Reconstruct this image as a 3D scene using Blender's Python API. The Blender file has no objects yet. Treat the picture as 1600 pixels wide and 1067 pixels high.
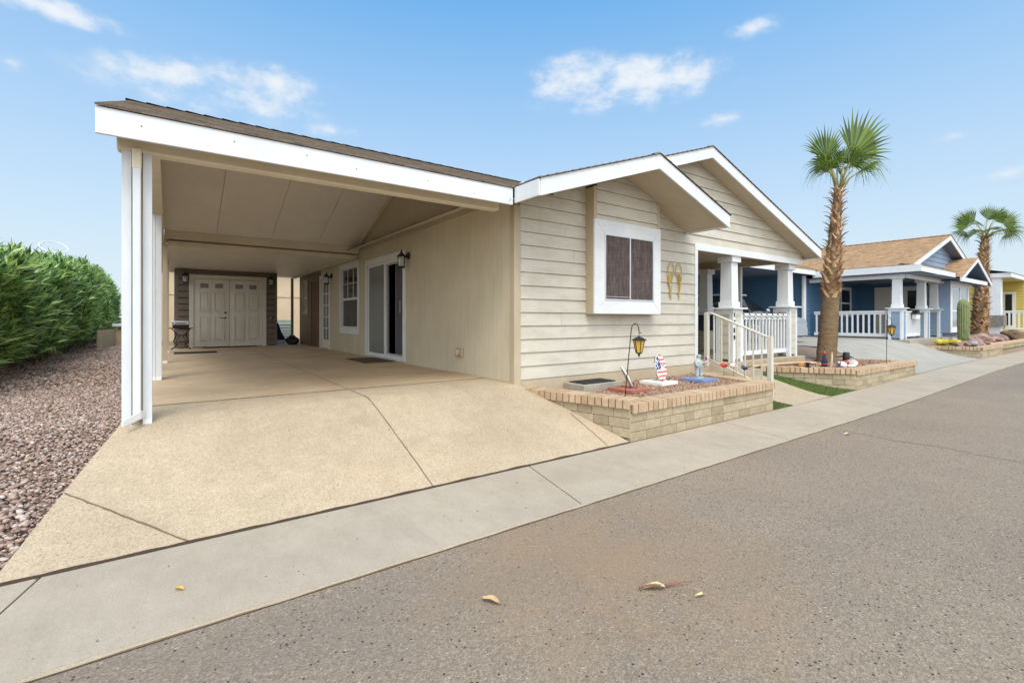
import bpy, bmesh, math, random
import numpy as np
from mathutils import Vector, Matrix
random.seed(7)
RNG = np.random.default_rng(11)
rad = math.radians
scn = bpy.context.scene
COL = scn.collection

# ------------------------------------------------------------------ camera
EYE = 0.87                      # eye height above the carport floor (Z = 0)
cd = bpy.data.cameras.new("camera")
cam = bpy.data.objects.new("camera", cd); COL.objects.link(cam)
cam.location = (0, 0, EYE)
cam.rotation_euler = (rad(90), 0, -math.atan2(.585, .811))
cd.sensor_width = 36; cd.lens = 36*745/1600.; cd.shift_y = -34.5/1600.
cd.clip_start = .05; cd.clip_end = 3000
scn.camera = cam
scn.view_settings.view_transform = 'Standard'
scn.view_settings.look = 'None'
scn.view_settings.gamma = 1
scn.view_settings.exposure = 0.9

# ------------------------------------------------------------------ sun + sky
SUN_EL, SUN_AZ = rad(58), rad(205)      # azimuth clockwise from +Y
sd = bpy.data.lights.new("sun", 'SUN'); so = bpy.data.objects.new("sun", sd); COL.objects.link(so)
sd.energy = 1.35; sd.angle = rad(28); sd.color = (1, .975, .93)
sv = Vector((math.sin(SUN_AZ)*math.cos(SUN_EL), math.cos(SUN_AZ)*math.cos(SUN_EL), math.sin(SUN_EL)))
so.rotation_euler = sv.to_track_quat('Z', 'Y').to_euler()

world = bpy.data.worlds.new("World"); scn.world = world; world.use_nodes = True
wt = world.node_tree; wn = wt.nodes; wl = wt.links; wn.clear()
def WN(t, **k):
    n = wn.new(t)
    for a, b in k.items(): setattr(n, a, b)
    return n
def wmath(op, a, b=None, c=None, clamp=False):
    n = WN('ShaderNodeMath', operation=op, use_clamp=clamp)
    for i, v in enumerate((a, b, c)):
        if v is None: continue
        if isinstance(v, (int, float)): n.inputs[i].default_value = v
        else: wl.new(v, n.inputs[i])
    return n.outputs[0]
tc = WN('ShaderNodeTexCoord'); DIR = tc.outputs['Generated']
sky = WN('ShaderNodeTexSky', sky_type='NISHITA', sun_disc=False)
sky.sun_elevation = SUN_EL; sky.sun_rotation = SUN_AZ
sky.air_density = 1.0; sky.dust_density = 1.2; sky.ozone_density = 1.6
def wdot(vec):
    n = WN('ShaderNodeVectorMath', operation='DOT_PRODUCT'); wl.new(DIR, n.inputs[0]); n.inputs[1].default_value = vec
    return n.outputs['Value']
FWD = Vector((.585, .811, 0)); RGT = Vector((.811, -.585, 0)); UP = Vector((0, 0, 1))
def skydir(u, v): return (FWD + RGT*((u-800)/745.) + UP*((499-v)/745.)).normalized()
# noises shared by the clouds
def wnoise(scale, detail, rough, stretch=2.2):
    mp = WN('ShaderNodeMapping'); mp.inputs['Scale'].default_value = (1, 1, stretch); wl.new(DIR, mp.inputs['Vector'])
    n = WN('ShaderNodeTexNoise'); wl.new(mp.outputs[0], n.inputs['Vector'])
    n.inputs['Scale'].default_value = scale; n.inputs['Detail'].default_value = detail; n.inputs['Roughness'].default_value = rough
    return n.outputs[0]
N1 = wnoise(17, 9, .60, 1.7); N2 = wnoise(7, 4, .5, 2.0)
total = None
# soft cumulus patches: (u, v, half width, half height, density)
for (u, v, a, b, dens) in [(262,118,110,34,1.0),(420,130,130,36,.85),(340,150,230,46,.7),(510,202,70,18,.55),(905,125,95,46,1.15),(975,128,90,42,1.1),
                           (1050,118,110,40,1.0),(980,148,190,34,.75),(1180,43,52,20,.8),(1132,187,48,16,.8),(60,6,130,24,1.2),(12,95,30,20,.6),
                           (1495,214,40,16,.4),(1565,273,60,16,.6),(1000,345,60,10,.1)]:
    d = skydir(u, v); rr = Vector((d.y, -d.x, 0)).normalized(); uu = rr.cross(d)
    k = wmath('MAXIMUM', wdot(d), .05)
    x = wmath('DIVIDE', wdot(rr), k); y = wmath('DIVIDE', wdot(uu), k)
    L = ((u-800)**2+(v-499)**2+745**2)**.5
    x = wmath('MULTIPLY', x, L/a*.9); y = wmath('MULTIPLY', y, L/b*.9)
    r2 = wmath('ADD', wmath('MULTIPLY', x, x), wmath('MULTIPLY', y, y))
    m = wmath('SUBTRACT', 1.0, wmath('POWER', r2, .5), None, True)
    m = wmath('MULTIPLY', m, dens)
    total = m if total is None else wmath('MAXIMUM', total, m)
n_ = wmath('SUBTRACT', wmath('ADD', wmath('MULTIPLY', N1, 1.5), wmath('MULTIPLY', N2, .8)), 1.10)
cl = wmath('ADD', total, wmath('MULTIPLY', n_, wmath('MULTIPLY', wmath('MINIMUM', total, .40), 4.0)))
mr = WN('ShaderNodeMapRange', interpolation_type='SMOOTHERSTEP'); wl.new(cl, mr.inputs[0])
mr.inputs[1].default_value = .06; mr.inputs[2].default_value = 1.5; mr.inputs[3].default_value = 0; mr.inputs[4].default_value = .95
# sky tint: slightly brighter, milkier toward the horizon (desert haze)
mixh = WN('ShaderNodeMix', data_type='RGBA')
sepz = WN('ShaderNodeSeparateXYZ'); wl.new(DIR, sepz.inputs[0])
hz = WN('ShaderNodeMapRange'); wl.new(sepz.outputs[2], hz.inputs[0])
hz.inputs[1].default_value = 0; hz.inputs[2].default_value = .56; hz.inputs[3].default_value = .97; hz.inputs[4].default_value = .0
wl.new(hz.outputs[0], mixh.inputs['Factor']); 
sk2 = WN('ShaderNodeMix', data_type='RGBA', blend_type='MULTIPLY'); sk2.inputs['Factor'].default_value = 1
wl.new(sky.outputs[0], sk2.inputs['A']); sk2.inputs['B'].default_value = (.50, 1.15, 1.55, 1)
skb = WN('ShaderNodeMix', data_type='RGBA'); skb.inputs['Factor'].default_value = .6; wl.new(sk2.outputs['Result'], skb.inputs['A']); skb.inputs['B'].default_value = (1.72, 4.2, 7.2, 1)
wl.new(skb.outputs['Result'], mixh.inputs['A']); mixh.inputs['B'].default_value = (5.7, 6.3, 6.45, 1)
mixc = WN('ShaderNodeMix', data_type='RGBA'); wl.new(mr.outputs[0], mixc.inputs['Factor'])
wl.new(mixh.outputs['Result'], mixc.inputs['A']); mixc.inputs['B'].default_value = (6.3, 6.6, 6.9, 1)
# unseen fill light added to the sky behind the photographer, brightening the carport
back_fill = WN('ShaderNodeMapRange', interpolation_type='SMOOTHSTEP'); wl.new(wdot((-.45, -.82, .34)), back_fill.inputs[0])
back_fill.inputs[1].default_value = -.05; back_fill.inputs[2].default_value = .75; back_fill.inputs[3].default_value = 0; back_fill.inputs[4].default_value = .85
mixf = WN('ShaderNodeMix', data_type='RGBA'); wl.new(back_fill.outputs[0], mixf.inputs['Factor'])
wl.new(mixc.outputs['Result'], mixf.inputs['A']); mixf.inputs['B'].default_value = (15.0, 15.3, 15.5, 1)
bg = WN('ShaderNodeBackground'); wl.new(mixf.outputs['Result'], bg.inputs[0]); bg.inputs[1].default_value = .075
wo = WN('ShaderNodeOutputWorld'); wl.new(bg.outputs[0], wo.inputs[0])

# ------------------------------------------------------------------ materials
MATS = {}
def new_mat(name):
    m = bpy.data.materials.new(name); m.use_nodes = True; m.node_tree.nodes.clear(); MATS[name] = m
    nt = m.node_tree
    out = nt.nodes.new('ShaderNodeOutputMaterial'); b = nt.nodes.new('ShaderNodeBsdfPrincipled')
    nt.links.new(b.outputs[0], out.inputs[0])
    return m, nt, b, out
def rgba(c): return (c[0], c[1], c[2], 1)
def tnoise(nt, scale, detail=4, rough=.6, coord=None, sc=(1,1,1), dist=0):
    mp = nt.nodes.new('ShaderNodeMapping'); mp.inputs['Scale'].default_value = sc
    if coord is None:
        t = nt.nodes.new('ShaderNodeNewGeometry'); coord = t.outputs['Position']
    nt.links.new(coord, mp.inputs[0])
    n = nt.nodes.new('ShaderNodeTexNoise'); nt.links.new(mp.outputs[0], n.inputs['Vector'])
    n.inputs['Scale'].default_value = scale; n.inputs['Detail'].default_value = detail; n.inputs['Roughness'].default_value = rough
    n.inputs['Distortion'].default_value = dist
    return n.outputs[0]
def ramp(nt, fac, stops):
    r = nt.nodes.new('ShaderNodeValToRGB'); nt.links.new(fac, r.inputs[0])
    e = r.color_ramp.elements
    while len(e) < len(stops): e.new(.5)
    for i, (p, c) in enumerate(stops): e[i].position = p; e[i].color = rgba(c) if len(c) == 3 else c
    return r.outputs[0]
def mixc_(nt, fac, a, b, blend='MIX'):
    n = nt.nodes.new('ShaderNodeMix'); n.data_type = 'RGBA'; n.blend_type = blend
    for s, v in (('Factor', fac), ('A', a), ('B', b)):
        if isinstance(v, (int, float)): n.inputs[s].default_value = v
        elif isinstance(v, tuple): n.inputs[s].default_value = rgba(v)
        else: nt.links.new(v, n.inputs[s])
    return n.outputs['Result']
def mmap(nt, v, a, b, c=0., d=1.):
    n = nt.nodes.new('ShaderNodeMapRange'); nt.links.new(v, n.inputs[0])
    for i, q in enumerate((a, b, c, d)): n.inputs[i+1].default_value = q
    return n.outputs[0]
def bump(nt, b, h, strength, dist=.01):
    n = nt.nodes.new('ShaderNodeBump'); nt.links.new(h, n.inputs['Height'])
    n.inputs['Strength'].default_value = strength; n.inputs['Distance'].default_value = dist
    prev = b.inputs['Normal'].links
    if prev: nt.links.new(prev[0].from_socket, n.inputs['Normal'])
    nt.links.new(n.outputs[0], b.inputs['Normal'])
def dk(c, f): return tuple(x*f for x in c)
def simple(name, c, rough=.6, var=.12, nscale=6, bs=.15, metal=0, bscale=60, sc=(1,1,1), spec=.5):
    m, nt, b, o = new_mat(name)
    n = tnoise(nt, nscale, 5, .6, sc=sc)
    col = ramp(nt, n, [(.3, dk(c, 1-var)), (.7, dk(c, 1+var))])
    nt.links.new(col, b.inputs['Base Color']); b.inputs['Roughness'].default_value = rough; b.inputs['Metallic'].default_value = metal
    b.inputs['Specular IOR Level'].default_value = spec
    if bs: bump(nt, b, tnoise(nt, bscale, 3, .6, sc=sc), bs, .004)
    return m
def painted(name, c, grain='x', stain=.15, rough=.55):
    """outdoor paint on wood grain board: faint grain relief, chalking and dirt patches"""
    m, nt, b, o = new_mat(name)
    sc = {'x': (.06,1,1), 'y': (1,.06,1), 'z': (1,1,.06)}[grain]
    g = tnoise(nt, 90, 4, .6, sc=sc)
    big = tnoise(nt, 1.3, 6, .65); mid = tnoise(nt, 7, 6, .7, sc={'x': (.3,1,1), 'y': (1,.3,1), 'z': (1,1,.14)}[grain])
    col = ramp(nt, big, [(.3, dk(c, .93)), (.7, dk(c, 1.04))])
    dirt = ramp(nt, mid, [(.42, (1,1,1)), (.85, (1-stain, 1-stain*1.15, 1-stain*1.5))])
    col = mixc_(nt, 1., col, dirt, 'MULTIPLY')
    dr_ = tnoise(nt, 2.2, 5, .75, sc=(2.5,2.5,.35)); col = mixc_(nt, mmap(nt, dr_, .57, .80, 0, stain*1.9), col, dk(c, .62))
    gr = ramp(nt, g, [(.35, (.93,.92,.9)), (.6, (1,1,1))])
    col = mixc_(nt, .6, col, gr, 'MULTIPLY')
    nt.links.new(col, b.inputs['Base Color']); b.inputs['Roughness'].default_value = rough
    b.inputs['Specular IOR Level'].default_value = .3
    bump(nt, b, g, .35, .004)
    return m
BEIGE = (.60, .57, .49); TAN = (.43, .35, .245); WHITE = (.73, .76, .785)
painted('siding_beige', BEIGE, 'x', .22); painted('siding_tan', (.60,.54,.41), 'z', .12); painted('trim_tan', (.50,.42,.30), 'z')
painted('trim_white', WHITE, 'x', .10, .5); painted('trim_white_z', WHITE, 'z', .08, .5)
painted('rail_cream', (.64,.62,.54), 'z', .1); painted('beam_tan', (.72,.65,.51), 'x'); painted('soffit_tan', (.52,.45,.34), 'x', .12)
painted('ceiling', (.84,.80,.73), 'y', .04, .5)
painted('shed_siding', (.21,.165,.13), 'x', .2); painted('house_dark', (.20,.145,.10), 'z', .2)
painted('door_paint', (.80,.75,.67), 'z', .12, .45); painted('post_white', (.68,.71,.74), 'z', .1, .45)
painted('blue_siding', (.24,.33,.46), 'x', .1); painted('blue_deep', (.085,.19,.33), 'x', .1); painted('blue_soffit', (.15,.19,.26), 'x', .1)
painted('yellow_siding', (.58,.48,.15), 'x', .1)
simple('aluminium', (.62,.63,.64), .35, .05, 4, 0, .6)
simple('black_metal', (.015,.014,.013), .45, .2, 20, .2)
simple('black_plastic', (.02,.02,.022), .6, .2, 20, .3)
simple('rubber_mat', (.02,.018,.017), .9, .3, 40, .6)
simple('bark_mat', (.10,.065,.045), .9, .3, 40, .6)
simple('unlit_dark', (.012,.012,.013), .9, .2, 5, 0)
simple('screen_grey', (.10,.09,.105), .8, .2, 20, .2, sc=(1,6,.2)); simple('curtain', (.35,.36,.37), .8, .15, 20, .2, sc=(1,6,.2))
simple('white_plastic', (.75,.76,.77), .4, .04, 5, 0)
simple('green_plastic', (.42,.56,.45), .5, .05, 5, 0)
simple('red_paint', (.55,.04,.03), .45, .1, 20, .1)
simple('white_paint', (.78,.78,.78), .45, .06, 14, .2)
simple('navy_paint', (.02,.03,.13), .45, .1, 20, .1)
simple('flag_orange', (.70,.10,.04), .5, .1, 20, .1)
simple('yellow_paint', (.65,.38,.03), .5, .1, 20, .1)
simple('gold_metal', (.58,.40,.09), .42, .25, 40, .3, .55)
simple('paver_red', (.36,.13,.09), .9, .15, 12, .5); simple('paver_white', (.76,.74,.70), .85, .08, 12, .4); simple('paver_blue', (.17,.24,.42), .85, .12, 12, .4)
simple('statue', (.38,.42,.42), .7, .3, 30, .5)
simple('concrete_box', (.36,.34,.28), .9, .12, 10, .5)
simple('wood_pale', (.55,.38,.24), .7, .2, 10, .3, sc=(1,1,.2)); simple('wood_brown', (.15,.075,.04), .6, .25, 10, .3, sc=(6,6,.4))
simple('navy_cloth', (.02,.03,.08), .9, .3, 10, .3); simple('rust', (.42,.17,.02), .8, .3, 30, .4)
simple('neighbor_wall', (.60,.47,.32), .8, .05, 3, .2)
simple('block_tan', (.44,.34,.22), .9, .12, 8, .5)
simple('car_silver', (.36,.38,.41), .3, .03, 4, 0, .15)
simple('twig_red', (.24,.09,.05), .7, .3, 40, .3); simple('dry_leaf', (.50,.33,.16), .8, .35, 40, .4); simple('dry_leaf_pale', (.60,.48,.25), .8, .3, 40, .3)
simple('rock_pink', (.38,.24,.19), .9, .25, 8, .8, bscale=25); simple('rock_grey', (.32,.31,.30), .9, .25, 8, .8, bscale=25); simple('rock_mauve', (.25,.165,.145), .9, .25, 8, .8, bscale=25)
simple('yellow_spines', (.52,.47,.06), .8, .25, 30, .5); simple('stone_band', (.20,.19,.16), .9, .5, 12, .8, bscale=12)
simple('stem_brown', (.17,.11,.065), .9, .3, 12, .5)
simple('flower_pink', (.50,.10,.07), .7, .3, 20, 0)
simple('cable_black', (.012,.012,.012), .6, .1, 10, 0); simple('bulb', (.6,.6,.58), .2, .1, 10, 0)
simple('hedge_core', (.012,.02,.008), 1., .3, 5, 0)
def glass(name, c=(.03,.035,.04), rough=.04, spec=.8):
    m, nt, b, o = new_mat(name)
    b.inputs['Base Color'].default_value = rgba(c); b.inputs['Roughness'].default_value = rough; b.inputs['Specular IOR Level'].default_value = spec
    bump(nt, b, tnoise(nt, 1.2, 1, .5), .04, .02)
glass('glass_dark', (.02,.022,.024), .05, .5); glass('glass_grey', (.17,.20,.20), .08); glass('glass_pale', (.30,.33,.36), .06, .8)
def lampglass(name, c):
    m, nt, b, o = new_mat(name); b.inputs['Base Color'].default_value = rgba(c); b.inputs['Roughness'].default_value = .35
    b.inputs['Transmission Weight'].default_value = .25
lampglass('amber_glass', (.80,.50,.07)); lampglass('clear_lamp', (.75,.82,.75))
# screen mesh on the box window
m, nt, b, o = new_mat('window_screen')
w1 = tnoise(nt, 5, 6, .7, sc=(9,1,.9)); w2 = tnoise(nt, 5, 6, .7, sc=(.9,1,9))
col = mixc_(nt, 1., ramp(nt, w1, [(.42,(.05,.036,.033)),(.78,(.17,.14,.13))]), ramp(nt, w2, [(.4,(.85,.8,.8)),(.8,(1.5,1.4,1.4))]), 'MULTIPLY')
nt.links.new(col, b.inputs['Base Color']); b.inputs['Roughness'].default_value = .75
# shingles
def shingle(name, c1, c2, c3):
    m, nt, b, o = new_mat(name)
    uv = nt.nodes.new('ShaderNodeUVMap').outputs[0]
    br = nt.nodes.new('ShaderNodeTexBrick'); nt.links.new(uv, br.inputs['Vector'])
    br.inputs['Scale'].default_value = 1; br.inputs['Brick Width'].default_value = .17; br.inputs['Row Height'].default_value = .14
    br.inputs['Mortar Size'].default_value = .004; br.inputs['Color1'].default_value = rgba(c1); br.inputs['Color2'].default_value = rgba(c2); br.inputs['Mortar'].default_value = rgba(dk(c3,.6))
    br.offset = .37; br.squash = .7; br.squash_frequency = 3
    n = tnoise(nt, 7, 5, .7, coord=uv, sc=(.6,1.6,1))
    col = mixc_(nt, mmap(nt, n, .35, .7), br.outputs[0], c3)
    n3 = tnoise(nt, 1., 4, .75, coord=uv, sc=(2.2,14,1)); col = mixc_(nt, 1., col, ramp(nt, n3, [(.36,(.55,.52,.48)),(.5,(1,1,1)),(.66,(1.35,1.33,1.3))]), 'MULTIPLY')
    g = tnoise(nt, 160, 2, .6)
    col = mixc_(nt, .8, col, ramp(nt, g, [(.35,(.55,.55,.55)),(.65,(1.35,1.35,1.35))]), 'MULTIPLY')
    nt.links.new(col, b.inputs['Base Color']); b.inputs['Roughness'].default_value = .95; b.inputs['Specular IOR Level'].default_value = .2
    bump(nt, b, g, .6, .004); bump(nt, b, br.outputs['Fac'], -.5, .006)
shingle('shingle_brown', (.22,.185,.15), (.13,.11,.095), (.32,.265,.21))
shingle('shingle_tan', (.45,.29,.16), (.31,.19,.105), (.55,.38,.23))
# asphalt
m, nt, b, o = new_mat('asphalt')
vo = nt.nodes.new('ShaderNodeTexVoronoi'); geo = nt.nodes.new('ShaderNodeNewGeometry'); nt.links.new(geo.outputs['Position'], vo.inputs['Vector']); vo.inputs['Scale'].default_value = 135
vo2 = nt.nodes.new('ShaderNodeTexVoronoi'); nt.links.new(geo.outputs['Position'], vo2.inputs['Vector']); vo2.inputs['Scale'].default_value = 55
sepc = nt.nodes.new('ShaderNodeSeparateColor'); nt.links.new(vo.outputs['Color'], sepc.inputs[0])
sepd = nt.nodes.new('ShaderNodeSeparateColor'); nt.links.new(vo2.outputs['Color'], sepd.inputs[0])
base = ramp(nt, sepc.outputs[0], [(0,(.175,.138,.103)),(.45,(.24,.19,.143)),(.85,(.285,.23,.176)),(1,(.36,.295,.23))])
big = tnoise(nt, .55, 6, .6); col = mixc_(nt, .7, base, ramp(nt, big, [(.3,(.82,.82,.84)),(.72,(1.16,1.14,1.1))]), 'MULTIPLY')
chips = mmap(nt, sepd.outputs[1], .965, .97)
dist_ok = mmap(nt, vo2.outputs['Distance'], .38, .30)
mm = nt.nodes.new('ShaderNodeMath'); mm.operation = 'MULTIPLY'; nt.links.new(chips, mm.inputs[0]); nt.links.new(dist_ok, mm.inputs[1])
col = mixc_(nt, mm.outputs[0], col, (.38,.33,.27))
chd = mmap(nt, sepd.outputs[2], .955, .96)
mm2 = nt.nodes.new('ShaderNodeMath'); mm2.operation = 'MULTIPLY'; nt.links.new(chd, mm2.inputs[0]); nt.links.new(dist_ok, mm2.inputs[1])
col = mixc_(nt, mm2.outputs[0], col, (.03,.028,.026))
# rust-brown stain patch of spilled dirt near the kerb
tcx = nt.nodes.new('ShaderNodeVectorMath'); tcx.operation = 'DISTANCE'; nt.links.new(geo.outputs['Position'], tcx.inputs[0]); tcx.inputs[1].default_value = (2.1, 2.05, -.54)
sn = tnoise(nt, 2.4, 6, .7)
aa = nt.nodes.new('ShaderNodeMath'); aa.operation = 'MULTIPLY_ADD'; nt.links.new(sn, aa.inputs[0]); aa.inputs[1].default_value = -3.2; nt.links.new(tcx.outputs['Value'], aa.inputs[2])
col = mixc_(nt, mmap(nt, aa.outputs[0], -.35, -1.6, 0, .62), col, (.30,.205,.12))
sn2 = tnoise(nt, 1.1, 6, .75, sc=(1,1.6,1)); col = mixc_(nt, mmap(nt, sn2, .56, .75, 0, .45), col, (.27,.205,.14)); sn3 = tnoise(nt, .35, 3, .6, sc=(.35,2.2,1)); col = mixc_(nt, mmap(nt, sn3, .5, .72, 0, .35), col, (.15,.13,.115))
nt.links.new(col, b.inputs['Base Color']); b.inputs['Roughness'].default_value = .9; b.inputs['Specular IOR Level'].default_value = .25
bump(nt, b, vo.outputs['Distance'], .35, .005); bump(nt, b, tnoise(nt, 30, 3, .6), .3, .01)
# concretes
def concrete(name, c, speck=.0, spscale=120, bs=.25, streak=None, patch=(.9,1.07)):
    m, nt, b, o = new_mat(name)
    big = tnoise(nt, .8, 7, .62); col = ramp(nt, big, [(.3, dk(c, patch[0])), (.7, dk(c, patch[1]))])
    mid = tnoise(nt, 6, 5, .7, sc=streak or (1,1,1)); col = mixc_(nt, .8, col, ramp(nt, mid, [(.35,(.92,.91,.90)),(.65,(1.05,1.05,1.05))]), 'MULTIPLY')
    st = tnoise(nt, .9, 6, .7, sc=(.6,1.5,1)); col = mixc_(nt, mmap(nt, st, .52, .78, 0, .38), col, (c[0]*.86, c[1]*.72, c[2]*.56)); st2 = tnoise(nt, 1.7, 5, .7, sc=(1.6,.35,1)); col = mixc_(nt, mmap(nt, st2, .56, .8, 0, .5), col, dk(c, .66))
    g2 = nt.nodes.new('ShaderNodeNewGeometry')
    v = nt.nodes.new('ShaderNodeTexVoronoi'); nt.links.new(g2.outputs['Position'], v.inputs['Vector']); v.inputs['Scale'].default_value = spscale
    s = nt.nodes.new('ShaderNodeSeparateColor'); nt.links.new(v.outputs['Color'], s.inputs[0])
    if speck:
        col = mixc_(nt, speck, col, ramp(nt, s.outputs[0], [(0,(.55,.50,.45)),(.25,(.85,.84,.82)),(.75,(1.08,1.07,1.05)),(1,(1.28,1.25,1.2))]), 'MULTIPLY')
    v3 = nt.nodes.new('ShaderNodeTexVoronoi'); nt.links.new(g2.outputs['Position'], v3.inputs['Vector']); v3.inputs['Scale'].default_value = 9
    s3 = nt.nodes.new('ShaderNodeSeparateColor'); nt.links.new(v3.outputs['Color'], s3.inputs[0])
    q = nt.nodes.new('ShaderNodeMath'); q.operation = 'MULTIPLY'; nt.links.new(mmap(nt, s3.outputs[1], .90, .91), q.inputs[0]); nt.links.new(mmap(nt, v3.outputs['Distance'], .10, .06), q.inputs[1])
    col = mixc_(nt, q.outputs[0], col, dk(c, .25))
    nt.links.new(col, b.inputs['Base Color']); b.inputs['Roughness'].default_value = .88; b.inputs['Specular IOR Level'].default_value = .3
    bump(nt, b, v.outputs['Distance'] if speck else tnoise(nt, 70, 4, .6), bs, .006)
    return m, nt, b, col
concrete('sidewalk', (.42,.36,.285), .35, 260, .12, streak=(1,.5,1), patch=(.84,1.06))
mA, ntA, bA, colA = concrete('apron', (.46,.375,.265), .65, 150, .25, patch=(.84,1.08))
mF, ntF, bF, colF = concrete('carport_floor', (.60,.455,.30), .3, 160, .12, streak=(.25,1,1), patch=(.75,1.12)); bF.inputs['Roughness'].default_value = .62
concrete('walk', (.43,.355,.255), .7, 125, .4)
concrete('blue_drive', (.36,.34,.30), .3, 160, .15, streak=(1,.25,1))
concrete('joint_dirt', (.19,.135,.085), .6, 200, .4)
concrete('crack_dark', (.07,.045,.028), .6, 200, .4); concrete('joint_light', (.42,.35,.26), .4, 200, .4)
concrete('earth', (.27,.20,.145), .7, 60, .5)
# block / brick
def rnd_island(name, stops, rough=.9, bs=.5, bscale=45):
    m, nt, b, o = new_mat(name)
    g = nt.nodes.new('ShaderNodeNewGeometry'); col = ramp(nt, g.outputs['Random Per Island'], stops)
    col = mixc_(nt, .8, col, ramp(nt, tnoise(nt, 14, 5, .7), [(.35,(.8,.8,.78)),(.65,(1.1,1.1,1.1))]), 'MULTIPLY')
    nt.links.new(col, b.inputs['Base Color']); b.inputs['Roughness'].default_value = rough; b.inputs['Specular IOR Level'].default_value = .25
    if bs: bump(nt, b, tnoise(nt, bscale, 3, .6), bs, .006)
rnd_island('planter_block', [(0,(.37,.305,.205)),(.5,(.45,.38,.265)),(1,(.32,.265,.175))])
rnd_island('planter_cap', [(0,(.47,.34,.22)),(.5,(.54,.40,.27)),(1,(.42,.29,.18))])
simple('mortar', (.20,.16,.10), .95, .2, 20, .4)
rnd_island('pebbles', [(0,(.16,.11,.09)),(.2,(.30,.20,.16)),(.42,(.42,.285,.23)),(.6,(.32,.25,.22)),(.78,(.45,.35,.29)),(.9,(.58,.50,.44)),(1,(.24,.19,.18))], .8, .2)
rnd_island('pebbles_planter', [(0,(.16,.09,.06)),(.3,(.34,.20,.14)),(.6,(.44,.29,.20)),(.85,(.25,.17,.13)),(1,(.58,.46,.36))], .85, .2)
rnd_island('palm_boot', [(0,(.15,.075,.045)),(.3,(.32,.18,.10)),(.65,(.52,.34,.19)),(1,(.66,.48,.29))], .8, .4)
def leafmat(name, stops, transl=.35):
    m, nt, b, o = new_mat(name)
    g = nt.nodes.new('ShaderNodeNewGeometry'); col = ramp(nt, g.outputs['Random Per Island'], stops)
    nt.links.new(col, b.inputs['Base Color']); b.inputs['Roughness'].default_value = .38; b.inputs['Specular IOR Level'].default_value = .55
    tr = nt.nodes.new('ShaderNodeBsdfTranslucent'); nt.links.new(col, tr.inputs[0])
    mx = nt.nodes.new('ShaderNodeMixShader'); mx.inputs[0].default_value = transl
    nt.links.new(b.outputs[0], mx.inputs[1]); nt.links.new(tr.outputs[0], mx.inputs[2]); nt.links.new(mx.outputs[0], o.inputs[0])
leafmat('oleander_leaf', [(0,(.025,.06,.025)),(.22,(.07,.17,.05)),(.5,(.24,.44,.10)),(.78,(.44,.64,.20)),(.94,(.62,.78,.36)),(1,(.60,.60,.12))])
leafmat('palm_leaf', [(0,(.06,.10,.012)),(.5,(.11,.18,.02)),(1,(.20,.29,.035))], .45)
leafmat('turf', [(0,(.07,.12,.02)),(.6,(.13,.20,.04)),(1,(.20,.27,.08))], .2)
simple('petiole', (.30,.28,.10), .5, .2, 10, 0)
m, nt, b, o = new_mat('palm_fibre')
n = tnoise(nt, 14, 6, .7, sc=(.35,.35,3)); n2 = tnoise(nt, 30, 5, .7, sc=(3,3,.3))
col = mixc_(nt, .6, ramp(nt, n, [(.3,(.13,.085,.045)),(.7,(.32,.22,.12))]), ramp(nt, n2, [(.35,(.6,.6,.6)),(.65,(1.3,1.3,1.3))]), 'MULTIPLY')
nt.links.new(col, b.inputs['Base Color']); b.inputs['Roughness'].default_value = .95; bump(nt, b, n2, 1., .02); bump(nt, b, n, 1., .03)
m, nt, b, o = new_mat('cactus_skin')
col = ramp(nt, tnoise(nt, 8, 4, .6), [(.3,(.12,.16,.06)),(.7,(.24,.28,.13))])
nt.links.new(col, b.inputs['Base Color']); b.inputs['Roughness'].default_value = .7

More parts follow.
